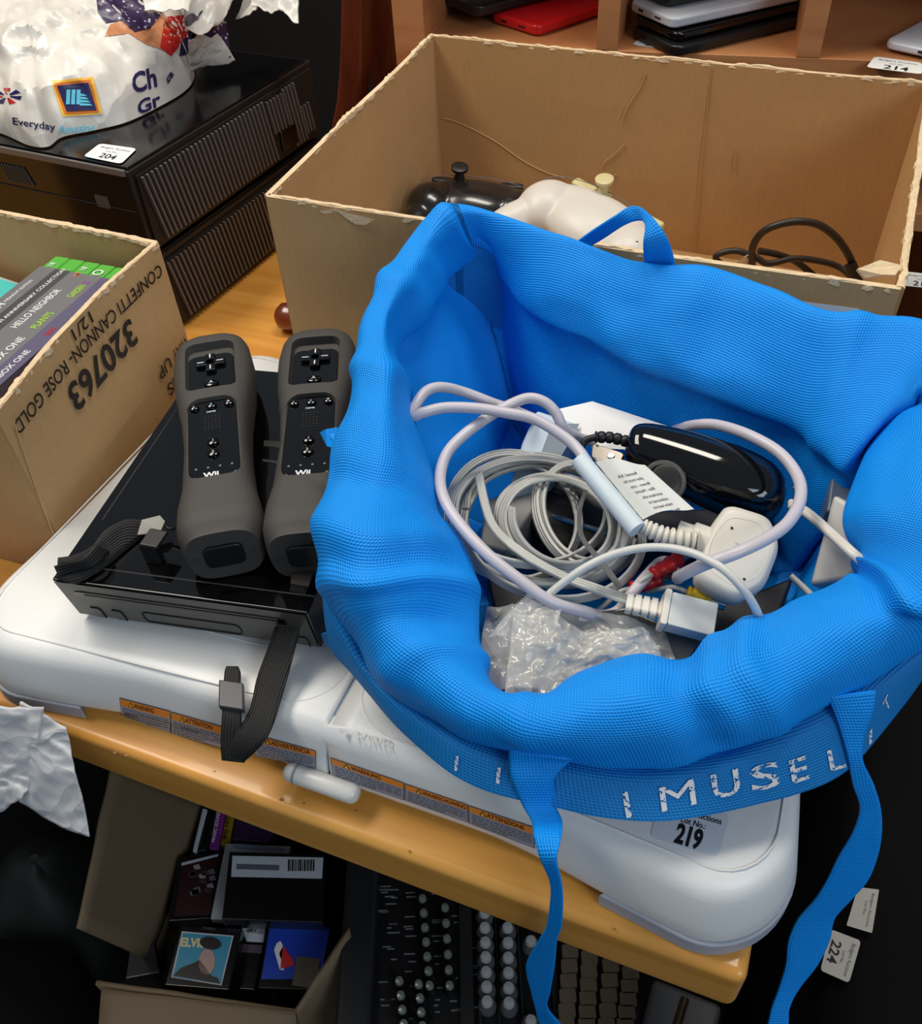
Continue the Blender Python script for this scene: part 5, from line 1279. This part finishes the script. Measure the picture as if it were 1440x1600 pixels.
def d5(m, A_, B_, C_):
    m.on([(422, 1445), (515, 1450), (500, 1530), (408, 1530)], A_, BLC)
    m.on([(432, 1474), (438, 1470), (442, 1478), (436, 1490), (442, 1508), (444, 1516), (437, 1515), (432, 1498), (428, 1484)], B_, WINK)
    m.on([(442, 1478), (458, 1500), (460, 1508), (438, 1514), (440, 1495)], C_, RED); m.on([(464, 1494), (500, 1498), (494, 1545), (456, 1540)], C_, mat('taupe_card', (88, 76, 66)))
    m.text('LANGUAGE MUSIC', (418, 1522), (424, 1464), (-3.5, 0), B_, WINK) if False else None
tape('blue tape case with a white and red profile shape', [(420, 1440), (520, 1446), (505, 1548), (402, 1545)], -.455, .018, CASE, d5)
tape('dark tape case standing between the two coloured front cases', [(378, 1472), (412, 1474), (398, 1548), (362, 1545)], -.47, .02, CASE, lambda m, A_, B_, C_: m.on([(378, 1475), (410, 1477), (408, 1490), (376, 1488)], A_, mat('mauve_card', (80, 66, 84))))
tape('white card lettered upside down below the barcode case', [(372, 1436), (416, 1438), (412, 1472), (384, 1470)], -.466, .004, WCARD, lambda m, A_, B_, C_: m.text('STAMP', (410, 1452), (384, 1450), (1, 7), A_, INKG, bold=.02))
tape('clear empty case at the left of the carton', [(205, 1465), (240, 1470), (250, 1520), (196, 1530)], -.49, .012, mat('smoky_case', (60, 62, 66), rough=.15), lambda m, A_, B_, C_: None)
for lab, px, mm, tx, tm in (('white spine tape case standing at the back left', [(316, 1262), (324, 1264), (306, 1332), (300, 1330)], WCARD, None, None),
                    ('black spine case beside the white spine', [(325, 1262), (338, 1265), (322, 1330), (308, 1330)], CASE, None, None),
                    ('purple spine case lettered in white at the back', [(338, 1262), (352, 1266), (342, 1328), (326, 1326)], mat('purple_card', (130, 50, 140), rough=.3), 'MAGIC SOUND', WINK),
                    ('black and yellow spine case at the back', [(354, 1266), (366, 1270), (358, 1320), (344, 1320)], mat('mustard_card', (150, 124, 30), rough=.3), 'BIG HITS', INK),
                    ('dark purple case at the back under the table', [(370, 1272), (430, 1292), (420, 1316), (362, 1312)], mat('dark_purple_card', (52, 34, 66), rough=.3), None, None)):
    def dd(m, A_, B_, C_, tx=tx, tm=tm, px=px):
        if tx: o_ = V(px[3])*.85+V(px[0])*.15; e_2 = V(px[0]); m.text(tx, o_+V((7, 0)), e_2+V((6, 6)), V((-5, -1)), A_, tm, bold=.02)
    tape(lab, px, -.475, .05, mm, dd)
# filler so that the tapes rest on something
fb = thing('tape_pile', 'dark lower layer of cases filling the carton', 'tape case', (.05, .05, -.745)); fb['kind'] = 'stuff'
m = MB()
for k in range(26):
    x = random.uniform(270, 450); y = random.uniform(1340, 1500); z = random.uniform(-.53, -.505); c_ = at(x, y, z)
    m.box((c_.x, c_.y, (z-.74)/2), (.05, .05, abs(z+.74)), CASE, Matrix.Rotation(random.random(), 3, 'Z'))
m.build('lower_cases', fb, world=True, kind='stuff')

# mixing desk
MZ = -.42
A = at(543, 1335, MZ); dv_ = at(765, 1590, MZ)-at(760, 1450, MZ); yaw = math.atan2(dv_.y, dv_.x)+pi/2
mx = thing('mixing_desk', 'black mixing desk with columns of silver, grey and tan knobs under the table', 'mixing desk', (A.x, A.y, -.75), yaw)
MI = MW[mx.name].inverted()
loc = lambda x, y: MI @ at(x, y, MZ)
c2 = loc(1010, 1640); top = .24
m = MB(); m.box((c2.x/2, c2.y/2+top/2, .15), (c2.x, abs(c2.y)+top, .30), mat('desk_black', (15, 16, 17), rough=.5)); m.build('casing', mx, bevel=.004)
m = MB(); m.box((.018, c2.y/2+top/2, .318), (.034, abs(c2.y)+top, .05), mat('cheek_black', (26, 28, 31), rough=.5)); m.build('end_cheek', mx, bevel=.006)
m = MB(); m.box((c2.x/2+.015, c2.y/2+top/2, .3145), (c2.x-.035, abs(c2.y)+top-.01, .029), mat('desk_panel', (20, 21, 23), rough=.4)); m.build('panel', mx)
def knobcol(x0, x1, y0, y1, n, kind):
    for k in range(n):
        t = k/(n-1); c_ = MI @ at(x0+(x1-x0)*t, y0+(y1-y0)*t, MZ+.004); z0 = .329; m = MB()
        bc, cc = {'s': (BLACKM, mat('knob_silver', (170, 176, 168), rough=.2, metal=.5)), 'w': (mat('knob_grey', (96, 96, 98), rough=.4), mat('knob_pale', (190, 190, 190), rough=.4)), 't': (mat('knob_tan', (120, 104, 82), rough=.5), mat('knob_tan_light', (140, 124, 100), rough=.5))}[kind]
        if kind == 't': m.prism(rrect(-.0075, -.006, .0075, .006, .002, 2), z0, z0+.012, bc, tf=Matrix.Translation((c_.x, c_.y, 0)))
        else: f_ = .74 if kind == 's' else 1; m.lathe([(.0088*f_, 0), (.0080*f_, .008), (.0062*f_, .010), (.0060*f_, .013)], (c_.x, c_.y, z0), bc, seg=14); m.lathe([(.0056*f_, 0), (.0046*f_, .004), (0, .005)], (c_.x, c_.y, z0+.013), cc, seg=10)
        m.build('knob', mx, smooth=40 if kind != 't' else None)
knobcol(661, 672, 1410, 1545, 7, 's'); knobcol(696, 703, 1424, 1545, 6, 's'); knobcol(625, 632, 1538, 1605, 4, 's'); knobcol(655, 661, 1543, 1608, 4, 's')
knobcol(757, 761, 1432, 1570, 7, 'w'); knobcol(793, 795, 1455, 1572, 6, 'w'); knobcol(829, 829, 1476, 1600, 2, 'w')
knobcol(890, 884, 1490, 1606, 6, 't'); knobcol(920, 916, 1500, 1606, 6, 't'); knobcol(953, 947, 1512, 1606, 5, 't'); knobcol(984, 976, 1524, 1606, 5, 't')
for x0, y0, x1, y1, w_ in ((724, 1425, 734, 1610, .012), (745, 1440, 752, 1610, .002), (776, 1440, 779, 1610, .0015), (812, 1460, 815, 1610, .002), (868, 1490, 866, 1610, .006), (905, 1500, 900, 1610, .002), (938, 1510, 932, 1610, .002), (970, 1520, 962, 1610, .002)):
    a, b = MI @ at(x0, y0, MZ), MI @ at(x1, y1, MZ); m = MB(); m.box(((a.x+b.x)/2, (a.y+b.y)/2+.05, .331), (w_, abs(a.y-b.y)+.12, .006), mat('strip_divider', (34, 36, 38), rough=.45)); m.build('strip_divider', mx)
m = MB(); rnd = random.Random(4)
for k in range(60):
    x = rnd.choice((600, 612, 640, 684, 712, 745)); y = rnd.uniform(1375, 1600)
    c_ = MI @ at(x+rnd.uniform(-4, 4), y, MZ); m.box((c_.x, c_.y, .3295), (rnd.uniform(.004, .012), .0012, .0006), mat('panel_print', (120, 122, 120), rough=.5))
m.build('panel_lettering', mx, kind='stuff')
gc = thing('grey_case', 'grey plastic case standing right of the mixing desk under the table corner', 'case', tuple(at(1060, 1560, -.45)))
a, b, c_ = at(1020, 1525, -.43), at(1130, 1570, -.43), at(1100, 1690, -.43); d_ = at(985, 1660, -.43)
m = MB(); m.prism([(p.x, p.y) for p in (a, b, c_, d_)], -.75, -.43, mat('case_grey', (120, 122, 126), rough=.5)); m.build('body', gc, world=True, bevel=.006)
m = MB(); a2, b2 = at(1070, 1560, -.4285), at(1040, 1660, -.4285); m.tube([a2, b2], .004, mat('handle_bronze', (80, 66, 50), rough=.4)); m.build('handle', gc, world=True, smooth=60)

# white sheet at the lower left, black sacks, black cloth on the right
ws = thing('plastic_sack', 'pale grey-white crumpled plastic sack at the lower left, in front of the table', 'sack', tuple(at(40, 1200, -.08)))
SACK = crumpled(mat('grey_white_sack', (200, 200, 202), rough=.5), 30, .004)
crumple([(-110, 1105, .022), (75, 1108, .020), (48, 1262, -.042), (-60, 1300, -.065)], None, SACK, 'sack_film', ws, seed=21, amp=.008, freq=17, smoothang=80, n=40, solid=.001)
crumple([(40, 1106, .018), (108, 1140, .010), (146, 1312, -.055), (38, 1262, -.046)], None, SACK, 'sack_film', ws, seed=27, amp=.006, freq=17, smoothang=80, n=40, solid=.001)
m = MB()
def lump(label, name, cat, px, z, r, h, mm, seed):
    c_ = at(px[0], px[1], z); t = thing(name, label, cat, (c_.x, c_.y, -.75)); rings_ = []
    for j in range(18):
        u = j/17; rr_ = math.sqrt(max(1e-4, 1-u**2.4)); ring = []
        for k in range(40):
            a = 2*pi*k/40; p = V((cos(a)*r[0]*rr_, sin(a)*r[1]*rr_, u*h)); p += V((cos(a), sin(a), .5))*noise.noise(p*9+V((seed, 0, 0)))*.035; ring.append(V((c_.x, c_.y, -.75))+p)
        rings_.append(ring)
    m = MB(); m.loft(rings_, mm); m.build('body', t, world=True, smooth=80); return t
lump('black sack slumped on the floor at the lower left', 'black_sack', 'sack', (-90, 1600), -.55, (.15, .12), .24, CLOTH, 3)
lump('dark green sack behind the pale plastic sack', 'dark_sack', 'sack', (50, 1340), -.55, (.075, .08), .20, mat('dark_green_sack', (26, 32, 28), rough=.6), 9)
bc = thing('black_cloth', 'black cloth draped over a stand right of the table, carrying two lot labels', 'cloth', (.85, .2, -.75))
m = MB(); rows = []
for i in range(61):
    y = -.55+1.15*i/60; r = []
    for k, (x, z) in enumerate(((.555, -.75), (.56, -.55), (.563, -.35), (.566, -.24), (.574, -.205), (.60, -.2), (.70, -.2), (.85, -.2), (1.1, -.2), (1.5, -.2))):
        f = noise.noise(V((x*3, y*9, z*2)))*.018*(1 if z < -.25 else .25); r.append(V((x+f, y, z+(f*.6 if z > -.3 else 0))))
    rows.append(r)
m.grid(rows, CLOTH); m.build('drape', bc, world=True, smooth=80, solid=.002)
TB = mat('label_dull', (190, 182, 170), rough=.6)
label_on(bc, 'lot_label', ((1340, 1386), (1322, 1446), (1362, 1458), (1373, 1390)), flat(-.2, .006), [('Badgers Auctions', .1, .9, .72, .13, .0, INKG), ('Lot No.:', .3, .66, .5, .12, .0, INKG)], m=TB, rad=.04)
label_on(bc, 'lot_label', ((1298, 1452), (1281, 1516), (1326, 1536), (1345, 1470)), flat(-.2, .006), [('Badgers Auctions', .12, .9, .76, .13, .0, INKG), ('Lot No.:', .36, .66, .54, .10, .0, INKG), ('224', .2, .74, .12, .32, .02, INK)], m=TB, rad=.1)
